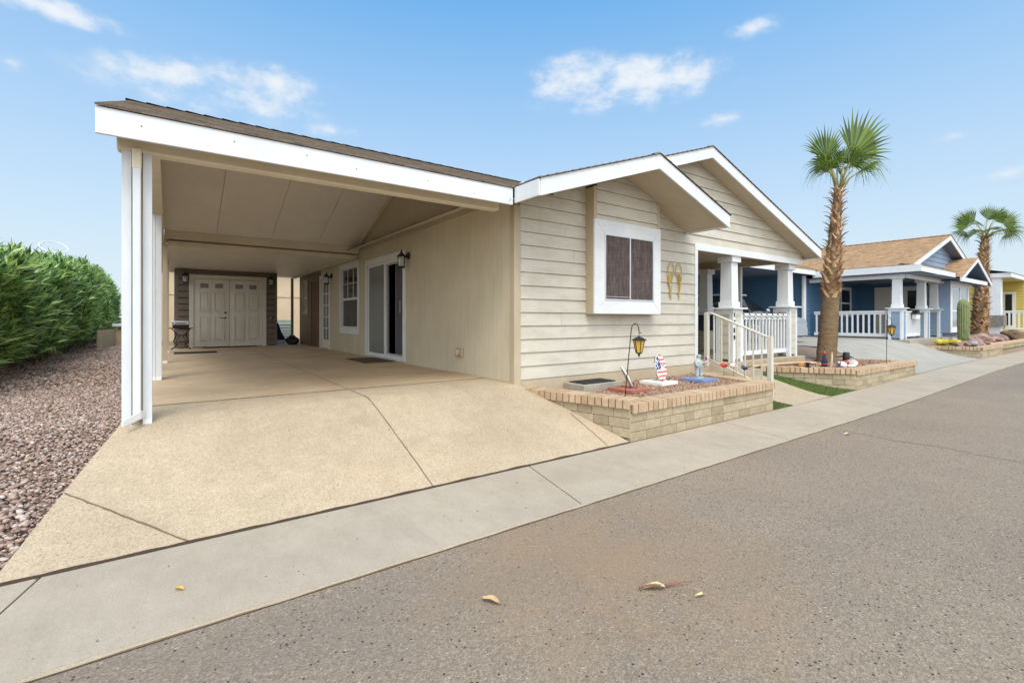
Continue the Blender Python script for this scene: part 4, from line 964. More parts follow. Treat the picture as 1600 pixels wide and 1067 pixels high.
mb = MB(); mb.box(.52,.64,SY-.035,SY+.05,0,2.25,'door_paint'); mb.box(2.52,2.64,SY-.035,SY+.05,0,2.25,'door_paint'); mb.box(.64,2.52,SY-.035,SY+.05,2.13,2.25,'door_paint'); mb.build('door_frame', S, .003)
for k, (a, b_) in enumerate(((.645,1.575),(1.585,2.515))):
    mb = MB(); mb.box(a,b_,SY-.012,SY+.03,.02,2.12,'door_paint')
    for cx in (a+.27, b_-.27):
        for z0, z1 in ((.22,.95),(1.12,1.72)):
            for q in ((cx-.14,cx-.12,z0,z1),(cx+.12,cx+.14,z0,z1),(cx-.12,cx+.12,z0,z0+.02),(cx-.12,cx+.12,z1-.02,z1)): mb.box(q[0],q[1],SY-.042,SY-.012,q[2],q[3],'door_paint')
            mb.box(cx-.08,cx+.08,SY-.034,SY-.012,z0+.05,z1-.05,'door_paint')
    dd = mb.build('door', S, .003)
    for cx in (a+.27, b_-.27):
        mb = MB(); mb.box(cx-.13,cx+.13,SY-.022,SY-.0121,1.82,2.01,'door_paint'); mb.box(cx-.105,cx+.105,SY-.026,SY-.0221,1.845,1.985,'glass_grey'); mb.build('pane', dd)
    if k == 0:
        mb = MB(); mb.lathe((b_-.10,SY-.012,1.08),[(.03,0),(.03,.012),(.02,.03)],'black_metal',12,axis=Matrix.Rotation(rad(90),3,'X')); mb.build('deadbolt', dd); mb = MB(); mb.lathe((b_-.10,SY-.012,.92),[(.03,0),(.03,.012),(.012,.05)],'black_metal',12,axis=Matrix.Rotation(rad(90),3,'X')); mb.tube([(b_-.10,SY-.06,.92),(b_-.22,SY-.06,.915)],.011,'black_metal',6); mb.build('handle', dd)
mb = MB(); mb.box(2.72,2.82,SY-.07,SY-.02,.86,.98,'black_plastic'); mb.box(2.745,2.78,SY-.076,SY-.0701,.89,.95,'aluminium'); mb.build('outlet_box', S, .004)

# ------------------------------------------------------------------ wall lanterns
def lantern(x, y, z, d, label, glassm='clear_lamp', s=1.0):
    """d: unit outward direction from the wall; z = centre of glass"""
    d = Vector((d[0], d[1], 0)); base = Vector((x, y, z)); T = thing('wall_lantern', label, 'lantern', tuple(base), 'black wall lanterns')
    c_ = base+d*(.13*s)
    mb = MB(); R = Matrix.Rotation(math.atan2(d.y, d.x), 3, 'Z') @ Matrix.Rotation(rad(90), 3, 'Y')
    mb.lathe(base+V(0,0,.10*s), [(.065*s,0),(.065*s,.012),(.05*s,.025)], 'black_metal', 16, axis=R); mb.build('back_plate', T)
    mb = MB(); mb.tube(arcpts([base+V(0,0,.10*s)+d*.02, base+d*.08*s+V(0,0,.06*s), base+d*.11*s+V(0,0,.12*s), c_+V(0,0,.165*s), c_+V(0,0,.12*s)]), .010*s, 'black_metal', 6); mb.build('arm', T)
    mb = MB(); mb.lathe(c_, [(.055*s,.075*s),(.085*s,.07*s),(.075*s,.09*s),(.03*s,.13*s),(.012*s,.16*s),(.014*s,.18*s),(.004*s,.2*s)], 'black_metal', 12, smooth=False)
    mb.lathe(c_, [(.03*s,-.13*s),(.062*s,-.118*s),(.065*s,-.10*s),(.05*s,-.095*s)], 'black_metal', 12)
    for k in range(6): a = k*math.pi/3; mb.tube([c_+V(.058*s*math.cos(a),.058*s*math.sin(a),-.1*s), c_+V(.064*s*math.cos(a),.064*s*math.sin(a),.075*s)], .004*s, 'black_metal', 4)
    mb.build('cage', T)
    mb = MB(); mb.lathe(c_, [(.052*s,-.097*s),(.057*s,.073*s)], glassm, 12); mb.build('glass', T)
lantern(WX-.03, 8.72, 2.0, (-1,0), 'black wall lantern beside the sliding glass door', s=1.1)
lantern(WX-.03, 14.1, 2.0, (-1,0), 'black wall lantern beside the white french door', s=1.1)
lantern(.42, SY-.03, 2.10, (0,-1), 'black wall lantern left of the shed double doors', s=1.1)
lantern(2.76, SY-.03, 2.10, (0,-1), 'black wall lantern right of the shed double doors', s=1.1)

# ------------------------------------------------------------------ carport clutter
mb = MB(); mb.box(3.15,3.78,9.35,10.55,.003,.016,'bark_mat'); solo(mb,'door_mat','dark brown door mat lying below the sliding glass door','mat',(3.45,9.95,.003),bev=.003)
mb = MB(); mb.box(.12,1.05,14.6,15.15,.004,.02,'rubber_mat'); solo(mb,'floor_mat','long thin black mat on the carport floor before the shed','mat',(.58,14.9,.004),bev=.003)
mb = MB(); mb.box(.85,2.3,SY-.5,SY-.15,.004,.018,'rubber_mat'); solo(mb,'threshold_mat','flat dark mat at the foot of the shed double doors','mat',(1.5,SY-.3,.004),bev=.003)
T = thing('side_table', 'black wrought iron table left of the shed doors', 'table', (.30,17.0,0))
mb = MB(); mb.box(.02,.60,16.78,17.2,.60,.625,'black_metal'); mb.build('table_top', T, .004)
for sx in (-1,1):
    for sy in (-1,1):
        mb = MB(); f = lambda a, z: (.31+sx*a, 17.0+sy*.16, z); mb.tube(arcpts([f(.22,.6),f(.12,.42),f(.18,.22),f(.10,.12),f(.24,.0)]), .012, 'black_metal', 6); mb.build('leg', T)
mb = MB()
for s in (-1,1): mb.tube(arcpts([(.31,16.84,.14),(.31+s*.12,16.84,.22),(.31+s*.05,16.84,.36),(.31+s*.14,16.84,.5)]), .009, 'black_metal', 6)
mb.build('scrollwork', T)
T = thing('portable_grill', 'silver and black tabletop appliance on the iron table', 'grill', (.30,17.0,.626))
mb = MB(); mb.box(.10,.50,16.86,17.12,.63,.70,'black_plastic'); mb.build('base', T, .015)
mb = MB(); mb.box(.09,.51,16.85,17.13,.705,.83,'aluminium'); mb.build('lid', T, .03); mb = MB(); mb.tube([(.16,16.82,.76),(.44,16.82,.76)],.012,'black_plastic',6); mb.build('handle', T)
# things in the gap beyond the shed
T = thing('air_conditioner', 'pale green louvred cooling unit beyond the shed', 'air conditioner', (3.6,20.6,0))
mb = MB(); mb.box(3.35,4.05,20.6,21.2,0.,.85,'green_plastic'); mb.build('casing', T, .01)
mb = MB()
for k in range(6): mb.box(3.40,4.0,20.57,20.60,.12+k*.11,.17+k*.11,'white_plastic')
mb.build('louvres', T)
mb = MB(); mb.box(3.18,3.75,19.0,19.4,.0,.12,'white_plastic'); mb.box(3.45,3.72,18.99,19.0,.08,.12,'flag_orange'); solo(mb,'storage_box','low white box with an orange edge right of the shed','box',(3.4,19.2,0),bev=.01)
mb = MB(); mb.prism([(3.02,18.7,.13),(3.45,18.7,.13),(3.30,18.7,.42),(3.20,18.7,.74),(3.06,18.7,.80)], (0,.22,0), 'navy_cloth'); solo(mb,'folded_lounger','dark blue folded chair leaning at the shed corner','chair',(3.2,18.8,.12),bev=.03)
mb = MB(); mb.blob((3.52,17.95,.13),(.20,.30,.15),'black_plastic',3,2,.2,flat=-.13); mb.blob((3.5,17.9,.27),(.10,.16,.07),'black_plastic',5,2,.2); solo(mb,'black_bag','black bag lying at the far end of the carport wall','bag',(3.5,17.95,0))
N = thing('neighbor_building', 'plain tan wall of the building behind the carport', 'building', (4,26,0))
mb = MB(); mb.box(-1,9,25,25.2,-.1,3.4,'neighbor_wall'); mb.box(-1,9,24.97,25.0,1.93,1.95,'trim_tan'); mb.build('wall', N); mb = MB(); mb.box(-1.2,9.2,24.6,25.5,3.4,3.6,'trim_white'); mb.build('roof', N)
T = thing('block_enclosure', 'low tan block enclosure with a white lid at the hedge end', 'enclosure', (-1.3,21.2,0))
mb = MB(); mb.box(-1.5,-.5,21.2,21.7,-.05,.52,'block_tan'); mb.obox((-1.62,20.3,.235),(.12,1.9,.57),rad(-6),'block_tan'); mb.build('block_wall', T)
mb = MB(); mb.box(-1.4,-.5,21.25,21.7,.525,.62,'glass_pale'); mb.box(-1.55,-.4,21.1,21.8,.62,.72,'white_paint'); mb.build('lid', T, .01)

# ------------------------------------------------------------------ hedge
def hedge():
    T = thing('oleander_hedge', 'tall green oleander hedge along the left gravel strip', 'hedge', (-3,16,0))
    rng = np.random.default_rng(5); Y0_, Y1_ = 7.6, 30.0
    def top(y): return np.clip(1.62+.075*(y-10.5),1.54,2.56)+.10*np.sin(y*1.3)+.07*np.sin(y*3.1+1)+.05*np.sin(y*7.)
    def facex(y, z):
        h = z/2.3; return -2.02+.10*np.sin(y*1.9)+.07*np.sin(y*4.3+2)+.06*np.sin(z*3+y)-.50*np.clip(h-.72,0,1)**1.2*2.0-.30*np.clip(.22-h,0,1)*2
    shoots = []
    n = 4300
    y = Y0_+(Y1_-Y0_)*rng.uniform(0,1,n)**1.15; z = rng.uniform(.04,1,n)**.8*top(y)
    dep = np.abs(rng.normal(0,.14,n)); x = facex(y,z)-dep
    d = np.stack([rng.uniform(.1,.9,n), rng.uniform(-.8,.5,n), rng.uniform(.1,1.2,n)+.8*(z/2.3)],1)
    shoots.append((x,y,z,d))
    n = 2400; y = rng.uniform(Y0_,Y1_,n); x = rng.uniform(-3.6,-2.3,n); z = top(y)-rng.uniform(0,.2,n)-.15*np.clip(-2.7-x,0,1)+(rng.uniform(0,1,n) > .93)*rng.uniform(.05,.22,n)
    d = np.stack([rng.normal(0,.35,n), rng.normal(0,.35,n), rng.uniform(.7,1.2,n)],1); shoots.append((x,y,z,d))
    n = 420; y = rng.uniform(Y0_,Y1_,n); x = rng.uniform(-3.0,-2.2,n); z = top(y)+rng.uniform(-.05,.26,n)*rng.uniform(.2,1,n); d = np.stack([rng.normal(0,.15,n), rng.normal(0,.15,n), np.ones(n)],1); shoots.append((x,y,z,d))
    n = 900; y = Y1_-np.abs(rng.normal(0,.1,n)); x = rng.uniform(-3.6,-2.1,n); z = rng.uniform(.1,2.2,n); d = np.stack([rng.normal(0,.5,n), rng.uniform(.2,1,n), rng.uniform(.1,.9,n)],1); shoots.append((x,y,z,d))
    X = np.concatenate([s[0] for s in shoots]); Y = np.concatenate([s[1] for s in shoots]); Z = np.concatenate([s[2] for s in shoots]); D = np.concatenate([s[3] for s in shoots]); D /= np.linalg.norm(D,axis=1)[:,None]
    K = 9; N_ = len(X); P_ = np.repeat(np.stack([X,Y,Z],1),K,0); DD = np.repeat(D,K,0); k = np.tile(np.arange(K),N_)
    P_ = P_+DD*(k/K*.20)[:,None]
    # whorled leaves leaving the shoot at an angle
    r = rng.normal(0,1,(N_*K,3)); side = np.cross(DD, r); side /= np.linalg.norm(side,axis=1)[:,None]+1e-9
    al = rng.uniform(.3,1.35,N_*K)*(1-.45*k/K); L = DD*np.cos(al)[:,None]+side*np.sin(al)[:,None]
    ln = rng.uniform(.17,.30,N_*K); w = rng.uniform(.015,.025,N_*K)
    wv = np.cross(L, side+DD*.2); wv /= np.linalg.norm(wv,axis=1)[:,None]+1e-9
    droop = np.zeros_like(L); droop[:,2] = -ln*rng.uniform(.05,.25,N_*K)
    a = P_; m1 = P_+L*(ln*.4)[:,None]+droop*.15; e = P_+L*ln[:,None]+droop
    nrm = np.cross(L, wv)*(w*.35)[:,None]
    v = np.stack([a, m1+wv*w[:,None]+nrm, m1, m1-wv*w[:,None]+nrm, e],1)
    idx = (np.arange(N_*K)*5)[:,None]
    F = np.concatenate([idx+np.array([0,2,1]), idx+np.array([0,3,2]), idx+np.array([1,2,4]), idx+np.array([2,3,4])],1).reshape(-1,3)
    me = bpy.data.meshes.new('foliage'); nv = v.reshape(-1,3)-np.array([-3,16,0])
    me.vertices.add(len(nv)); me.vertices.foreach_set('co', nv.reshape(-1).astype(np.float32)); me.loops.add(len(F)*3); me.loops.foreach_set('vertex_index', F.reshape(-1).astype(np.int32)); me.polygons.add(len(F)); me.polygons.foreach_set('loop_start', (np.arange(len(F))*3).astype(np.int32)); me.update(calc_edges=True)
    me.materials.append(MATS['oleander_leaf']); o = bpy.data.objects.new('foliage', me); COL.objects.link(o); o.parent = T
    mb = MB(); rr = random.Random(4)
    for i in range(150):
        y0 = rr.uniform(Y0_, Y1_); x0 = rr.uniform(-2.9,-2.15); z1 = rr.uniform(.7,1.9)
        mb.tube([(x0,y0,-.03),(x0+rr.uniform(-.1,.2),y0+rr.uniform(-.15,.15),z1*.5),(x0+rr.uniform(-.1,.35),y0+rr.uniform(-.3,.3),z1)],[.014,.011,.006],'stem_brown',5)
    for i in range(60):      # upright bare twigs above the top
        y0 = rr.uniform(Y0_+.5, Y1_); x0 = rr.uniform(-3.0,-2.4); zt = float(top(y0)); mb.tube([(x0,y0,zt-.3),(x0+rr.uniform(-.06,.06),y0+rr.uniform(-.08,.08),zt+rr.uniform(.0,.2))],[.006,.003],'stem_brown',4)
    mb.build('stems', T)
    mb = MB()
    for i in range(38):
        y0 = rr.uniform(Y0_+.5, Y1_); x0 = rr.uniform(-3.0,-2.3); z0 = float(top(y0))+rr.uniform(-.05,.16)
        for k in range(5): mb.blob((x0+rr.uniform(-.03,.03),y0+rr.uniform(-.03,.03),z0+rr.uniform(-.03,.03)),(.018,.018,.014),'flower_pink',i*5+k,1,.3)
    mb.build('flowers', T)
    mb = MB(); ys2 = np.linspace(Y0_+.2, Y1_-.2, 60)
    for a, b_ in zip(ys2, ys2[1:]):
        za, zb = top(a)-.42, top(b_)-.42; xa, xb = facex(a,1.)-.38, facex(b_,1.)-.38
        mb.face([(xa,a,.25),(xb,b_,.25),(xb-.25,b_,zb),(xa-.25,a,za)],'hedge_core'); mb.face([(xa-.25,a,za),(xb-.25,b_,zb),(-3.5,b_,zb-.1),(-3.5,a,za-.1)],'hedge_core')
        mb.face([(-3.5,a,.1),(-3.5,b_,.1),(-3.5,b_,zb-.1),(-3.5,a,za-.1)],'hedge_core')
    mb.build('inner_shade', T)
hedge()
# hoop seen above the hedge
T = thing('basketball_hoop', 'white netted hoop ring showing above the hedge', 'hoop', (-3.3,22.0,0))
mb = MB(); C0 = V(-3.12,22.0,3.30)
ring = [C0+V(.36*math.cos(a), .28*math.sin(a), .20*math.sin(a)-.07*math.cos(a)) for a in [k*math.pi/12 for k in range(24)]]
mb.tube(ring, .012, 'white_plastic', 6, closed=True); mb.build('ring', T)
mb = MB(); mb.tube([(-3.6,22.3,0),(-3.6,22.3,3.2)],.03,'aluminium',8); mb.tube([(-3.6,22.3,3.2),tuple(ring[9])],.015,'aluminium',6); mb.build('pole', T)

# ------------------------------------------------------------------ planter 1 ornaments
T = thing('vault_box', 'low grey concrete box with a black lid against the house wall', 'utility box', (5.05,4.98,-.1))
mb = MB(); mb.box(4.70,5.46,4.80,5.21,-.18,-.05,'concrete_box'); mb.build('box', T, .006)
mb = MB(); mb.box(4.76,5.40,4.85,5.17,-.051,-.033,'black_plastic')
for k in range(12): mb.box(4.785+.05*k,4.80+.05*k,4.87,5.15,-.033,-.029,'black_plastic')
mb.build('lid', T, .003)
def paver(x, y, m, label, s=.42, rot=0.05):
    mb = MB(); mb.obox((x+s/2, y+s/2, -.114), (s, s, .05), rot, m); return solo(mb, 'paver', label, 'paver', (x+s/2,y+s/2,-.1), 'painted pavers in the planter', bev=.006)
paver(5.05,4.27,'paver_red','red painted paver with a leaning white oval behind the hook lantern')
paver(6.02,4.50,'paver_white','white painted paver carrying the flag oval on its stand')
paver(6.84,4.34,'paver_blue','blue painted paver carrying the small grey statue')
def oval_plate(name, label, cat, c_, hw, hh, yaw, lean, flag):
    """thin domed oval, faces local -Y, on a wire easel"""
    T = thing(name, label, cat, (c_[0],c_[1],-.088)); R = Matrix.Rotation(yaw,3,'Z') @ Matrix.Rotation(lean,3,'X'); c_ = Vector(c_)
    mb = MB(); NR, NA = 7, 40
    def pt(r, a, back=0): return c_ + R @ V(hw*r*math.cos(a), (-.022*(1-r*r) if not back else .012), hh*r*math.sin(a))
    def colr(x, z):
        if not flag: return 'white_paint'
        if x < -.22 and z > -.15: return 'white_paint' if (int((x+2)*14)+int((z+2)*9)) % 4 == 0 else 'navy_paint'
        if ((x-.12)/.42)**2+((z-.02)/.30)**2 < 1 and z+x*.5 > -.22: return 'white_paint' if x*.3+z < .1 else 'statue'
        return 'flag_orange' if int((z+1)*6.5) % 2 == 0 else 'white_paint'
    NR = 10; NA = 60
    for i in range(NR):
        for k in range(NA):
            a0, a1, r0, r1 = 2*math.pi*k/NA, 2*math.pi*(k+1)/NA, i/NR, (i+1)/NR; am, rm = (a0+a1)/2, (r0+r1)/2
            m_ = colr(rm*math.cos(am), rm*math.sin(am))
            q = [pt(r0,a0),pt(r1,a0),pt(r1,a1),pt(r0,a1)] if i else [pt(0,0),pt(r1,a0),pt(r1,a1)]
            mb.face(q, m_)
            q = [pt(r0,a0,1),pt(r0,a1,1),pt(r1,a1,1),pt(r1,a0,1)] if i else [pt(0,0,1),pt(r1,a1,1),pt(r1,a0,1)]; mb.face(q, 'white_paint')
    for k in range(NA): a0, a1 = 2*math.pi*k/NA, 2*math.pi*(k+1)/NA; mb.face([pt(1,a0),pt(1,a0,1),pt(1,a1,1),pt(1,a1)], 'white_paint')
    mb.build('plate', T)
    mb = MB(); zb = -.087
    for s in (-1,1):
        b0 = c_ + R @ V(s*hw*.6, -.05, -hh*.92)
        mb.tube(arcpts([b0+V(0,0,.03), b0, V(b0.x,b0.y,zb+.03) , V(b0.x,b0.y,zb), c_+R @ V(s*hw*.5,.02,-hh*.8)]), .005, 'black_metal', 5)
    bk = c_ + R @ V(0,.14,0); mb.tube([c_+R @ V(-.10,.03,hh*.8), c_+R @ V(-.10,.03,-hh*.8), V(c_.x,c_.y,zb)+R @ V(-.10,.12,0)*1.0-V(0,0,0)], .005, 'black_metal', 5)
    mb.build('easel', T); return T
oval_plate('flag_plaque','oval stars-and-stripes plaque on a wire easel on the white paver','plaque',(6.28,4.70,.11),.135,.21,rad(2),rad(-10),True)
oval_plate('white_plaque','white oval plaque seen edge-on leaning on the red paver','plaque',(5.24,4.50,.06),.13,.17,rad(55),rad(-28),False)
# little statue
def skin(name, verts, edges, radii, m, parent, sub=2, root=0):
    me = bpy.data.meshes.new(name); org = Vector((0,0,0)); q = parent
    while q is not None: org += q.location; q = q.parent
    me.from_pydata([tuple(Vector(v)-org) for v in verts], edges, []); me.materials.append(MATS[m])
    o = bpy.data.objects.new(name, me); COL.objects.link(o); o.parent = parent
    md = o.modifiers.new('skin','SKIN'); md.use_smooth_shade = True
    for i, r_ in enumerate(radii): me.skin_vertices[0].data[i].radius = (r_, r_)
    me.skin_vertices[0].data[root].use_root = True
    s_ = o.modifiers.new('sub','SUBSURF'); s_.levels = sub; s_.render_levels = sub
    return o
T = thing('garden_statue', 'small pale grey figure statue on the blue paver', 'statue', (7.08,4.57,-.088))
bx, by, bz_ = 7.08, 4.57, -.088
vs = [(0,0,.15),(0,0,.20),(0,0,.245),(0,0,.27),(0,-.005,.305),(-.035,0,.14),(-.04,-.005,.07),(-.045,-.01,.012),(.035,0,.14),(.04,.0,.07),(.05,-.01,.012),(-.05,0,.235),(-.075,-.02,.19),(-.06,-.05,.16),(.05,0,.235),(.085,-.02,.20),(.10,-.05,.22),(0,-.008,.335)]
ed = [(0,1),(1,2),(2,3),(3,4),(4,17),(0,5),(5,6),(6,7),(0,8),(8,9),(9,10),(2,11),(11,12),(12,13),(2,14),(14,15),(15,16)]
skin('body', [(bx+a*1.25,by+b_*1.25,bz_+c_*1.15) for a,b_,c_ in vs], ed, [q*1.4 for q in [.045,.042,.034,.018,.033,.028,.024,.022,.028,.024,.022,.017,.014,.012,.017,.014,.012,.03]], 'statue', T)
mb = MB(); mb.lathe((bx,by,bz_),[(.09,0),(.085,.012),(.07,.015)],'statue',14); mb.build('plinth', T)
mb = MB(); mb.tube([(bx+.10,by-.05,bz_+.16),(bx+.115,by-.05,bz_+.36)],.003,'black_metal',5)
for k in range(6): mb.box(bx+.115,bx+.20,by-.052-.001*k,by-.049,bz_+.24+.017*k,bz_+.257+.017*k,'flag_orange' if k%2==0 else 'white_paint')
mb.box(bx+.115,bx+.15,by-.06,by-.0579,bz_+.29,bz_+.342,'navy_paint'); mb.build('flag', T)

def hook_lantern(x, y, z0, h, label, lean=(0,0), d=(1,0), s=1.):
    T = thing('shepherd_hook_lantern', label, 'garden lantern', (x,y,z0), 'amber lanterns on shepherd hooks')
    d = V(d[0], d[1], 0).normalized(); b0 = V(x,y,z0); t0 = b0+V(lean[0],lean[1],h-.09)
    mb = MB(); mb.tube([b0-V(0,0,.05), t0]+[t0+d*(.055-.055*math.cos(a))*s+V(0,0,.085*math.sin(a))*s for a in [k*math.pi/10 for k in range(1,10)]]+[t0+d*.11*s-V(0,0,.02)], .006, 'black_metal', 6)
    e = t0+d*.11*s-V(0,0,.02); mb.tube([e, e+d*.015-V(0,0,.012), e+d*.035+V(0,0,.0)], .005, 'black_metal', 5); mb.build('hook_pole', T)
    c_ = e-V(0,0,.05); mb = MB()
    mb.tube([e-V(0,0,.01), e-V(0,0,.05)], .004, 'black_metal', 5)
    mb.lathe(c_, [(.085*s,-.045*s),(.088*s,-.038*s),(.045*s,-.012*s),(.02*s,-.006*s),(.012*s,.01*s)], 'black_metal', 6, smooth=False)
    mb.lathe(c_, [(.006*s,-.235*s),(.012*s,-.22*s),(.012*s,-.205*s),(.035*s,-.195*s),(.038*s,-.185*s)], 'black_metal', 6, smooth=False)
    for k in range(6): a = k*math.pi/3; mb.tube([c_+V(.036*s*math.cos(a),.036*s*math.sin(a),-.188*s), c_+V(.066*s*math.cos(a),.066*s*math.sin(a),-.045*s)], .0045*s, 'black_metal', 4)
    mb.build('lantern_frame', T)
    mb = MB(); mb.lathe(c_, [(.033*s,-.187*s),(.062*s,-.046*s)], 'amber_glass', 6, smooth=False); mb.build('glass', T)
hook_lantern(4.45, 3.86, -.10, .92, 'amber lantern on a black hook in front of the box window', (.10,-.02), (.85,-.2), 1.05)
hook_lantern(13.05, 3.75, -.14, 1.05, 'amber lantern on a black hook at the far planter by the driveway', (0,0), (.95,-.45), 1.15)

def bird(x, y, z, yaw, m, m2, label, stick=.16):
    T = thing('bird_ornament', label, 'ornament', (x,y,z), 'painted bird ornaments on the planter wall')
    R = Matrix.Rotation(yaw,3,'Z'); c_ = V(x,y,z+stick); mb = MB()
    mb.tube([V(x,y,z-.04), c_], .003, 'black_metal', 5); mb.build('stake', T)
    mb = MB(); mb.tube([c_+R @ V(-.085,0,.0), c_+R @ V(-.03,0,.012), c_+R @ V(.01,0,.018), c_+R @ V(.04,0,.03), c_+R @ V(.06,0,.035), c_+R @ V(.085,0,.028)], [.004,.026,.034,.022,.02,.002], m, 10); mb.build('body', T)
    mb = MB()
    for s in (-1,1): mb.prism([c_+R @ V(.02,s*.02,.03), c_+R @ V(-.05,s*.03,.03), c_+R @ V(-.07,s*.09,.055), c_+R @ V(-.0,s*.07,.05)], (0,0,.004), m2)
    mb.prism([c_+R @ V(-.07,-.008,.0), c_+R @ V(-.07,.008,.0), c_+R @ V(-.13,.03,-.01), c_+R @ V(-.13,-.03,-.01)], (0,0,.004), m2); mb.build('wings', T)
bird(7.72,4.50,-.10,rad(160),'red_paint','red_paint','red bird ornament on a stake at the planter corner post')
bird(7.82,4.38,-.10,rad(150),'white_paint','white_paint','white bird ornament between the red and the blue bird')
bird(7.88,4.22,-.10,rad(170),'navy_paint','navy_paint','dark blue bird ornament nearest the walkway',.13)

_before = set(COL.objects)
# ------------------------------------------------------------------ planter 2 ornaments
mb = MB(); g = (11.5,4.25,-.12)
mb.lathe((11.62,4.45,-.13),[(.055,0),(.06,.14),(.04,.20),(.010,.38)],'navy_cloth',14); mb.lathe((11.62,4.45,-.13),[(.060,.06),(.060,.09)],'red_paint',14); mb.lathe((11.62,4.45,-.13),[(.030,.27),(.014,.36)],'red_paint',14); mb.tube([(11.62,4.45,.26),(11.60,4.45,.36)],.01,'wood_brown',5)
solo(mb,'cone_ornament','dark blue cone shaped ornament standing nearest the porch','ornament',(11.62,4.45,-.13))
mb = MB(); R = Matrix.Rotation(rad(10),3,'Y')
for k in range(4): mb.obox((11.36+.035*k,4.22+.01*k,.06-.012*k), (.030,.02,.34-.03*k), R, 'wood_pale' if k % 2 == 0 else 'white_paint')
solo(mb,'picket_ornament','upright row of tan and white painted pickets in the gravel','ornament',(11.4,4.22,-.12),bev=.004)
mb = MB(); c_ = V(11.42,4.10,-.02)
for s in (-1,1):
    mb.prism([c_, c_+V(s*.10,0,.05), c_+V(s*.11,0,.0), c_+V(s*.04,0,-.02)], (0,.006,0), 'navy_paint'); mb.prism([c_, c_+V(s*.07,0,-.02), c_+V(s*.05,0,-.06)], (0,.006,0), 'navy_paint')
mb.tube([c_+V(0,0,.03), c_-V(0,0,.10)],.006,'wood_brown',5); solo(mb,'butterfly_ornament','dark blue metal butterfly on a stake before the pickets','ornament',(11.42,4.10,-.12))
mb = MB(); mb.blob((11.78,4.18,-.06),(.14,.10,.07),'white_paint',3,2,.12,rad(20)); mb.blob((11.93,4.15,-.02),(.07,.06,.045),'red_paint',4,2,.15); solo(mb,'duck_ornament','white duck shaped ornament with a red head lying in gravel','ornament',(11.8,4.18,-.12))
mb = MB(); R = Matrix.Rotation(rad(-12),3,'Y') @ Matrix.Rotation(rad(15),3,'Z')
mb.lathe((12.35,4.2,-.06),[(.02,-.03),(.26,-.015),(.30,0),(.26,.02),(.05,.035)],'white_paint',28,axis=R,sy=.42); mb.lathe((12.35,4.2,-.052),[(.20,.022),(.16,.034),(.03,.04)],'statue',28,axis=R,sy=.36); mb.lathe((12.35,4.19,-.07),[(.22,-.022),(.27,-.01),(.28,0)],'yellow_paint',28,axis=R,sy=.42)
solo(mb,'surfboard_ornament','long oval blue and white board ornament lying on the gravel','ornament',(12.35,4.2,-.12))
mb = MB(); mb.blob((11.2,4.75,-.08),(.12,.07,.05),'rust',9,2,.3); solo(mb,'rusty_turtle','small rust coloured ornament in gravel below the porch','ornament',(11.2,4.75,-.12))
mb = MB(); mb.box(10.45,10.53,4.28,4.36,-.06,-.02,'black_plastic'); mb.lathe((10.49,4.32,-.02),[(.03,0),(.03,.05),(.045,.055),(.045,.07)],'black_plastic',12); solo(mb,'solar_light','small black solar light on the planter cap','light',(10.49,4.32,-.02))
mb = MB(); mb.lathe((13.75,4.78,-.14),[(.07,0),(.075,.02),(.075,.22),(.06,.24)],'green_plastic',12); mb.mats = ['black_plastic']; solo(mb,'valve_box','dark round valve cover at the foot of the tall palm','valve',(13.75,4.78,-.14))
# bench-like low edging of the porch bed
mb = MB(); mb.tube(arcpts([(9.9,5.15,-.07),(10.8,5.08,-.06),(11.6,4.95,-.06),(11.95,4.75,-.07)]), .03, 'wood_pale', 6); solo(mb,'timber_edging','pale curved timber edging under the porch railing','edging',(10.9,5.0,-.1))

for o in set(COL.objects)-_before: o.location.z -= .05
# ------------------------------------------------------------------ porch furniture
T = thing('patio_chair', 'black metal scroll chair behind the handrail on the porch', 'chair', (9.4,6.4,0))
mb = MB(); mb.box(9.2,9.65,6.2,6.65,.42,.45,'black_metal'); mb.build('seat', T, .01)
for a, b_ in ((9.22,6.22),(9.63,6.22),(9.22,6.63),(9.63,6.63)): mb = MB(); mb.tube([(a,b_,0),(a,b_,.43)],.014,'black_metal',6); mb.build('leg', T)
mb = MB()
for q in (9.22,9.63): mb.tube([(q,6.64,.43),(q,6.72,1.0)],.014,'black_metal',6)
mb.tube(arcpts([(9.22,6.72,1.0),(9.42,6.73,1.1),(9.63,6.72,1.0)]),.014,'black_metal',6)
for s in (-1,1): mb.tube(arcpts([(9.42,6.66,.5),(9.42+s*.12,6.68,.62),(9.42+s*.02,6.69,.76),(9.42+s*.12,6.71,.92),(9.42,6.72,.98)]),.010,'black_metal',6)
mb.build('backrest', T)
T = thing('patio_table', 'dark covered patio table beyond the porch railing lights', 'table', (11.0,6.6,0))
mb = MB(); mb.box(10.5,11.6,6.2,7.0,.93,.98,'navy_cloth'); mb.box(10.5,11.6,6.2,7.0,.60,.93,'navy_cloth'); mb.build('cover', T, .03)
for a, b_ in ((10.6,6.3),(11.5,6.3),(10.6,6.9),(11.5,6.9)): mb = MB(); mb.box(a-.03,a+.03,b_-.03,b_+.03,0,.6,'black_metal'); mb.build('leg', T)

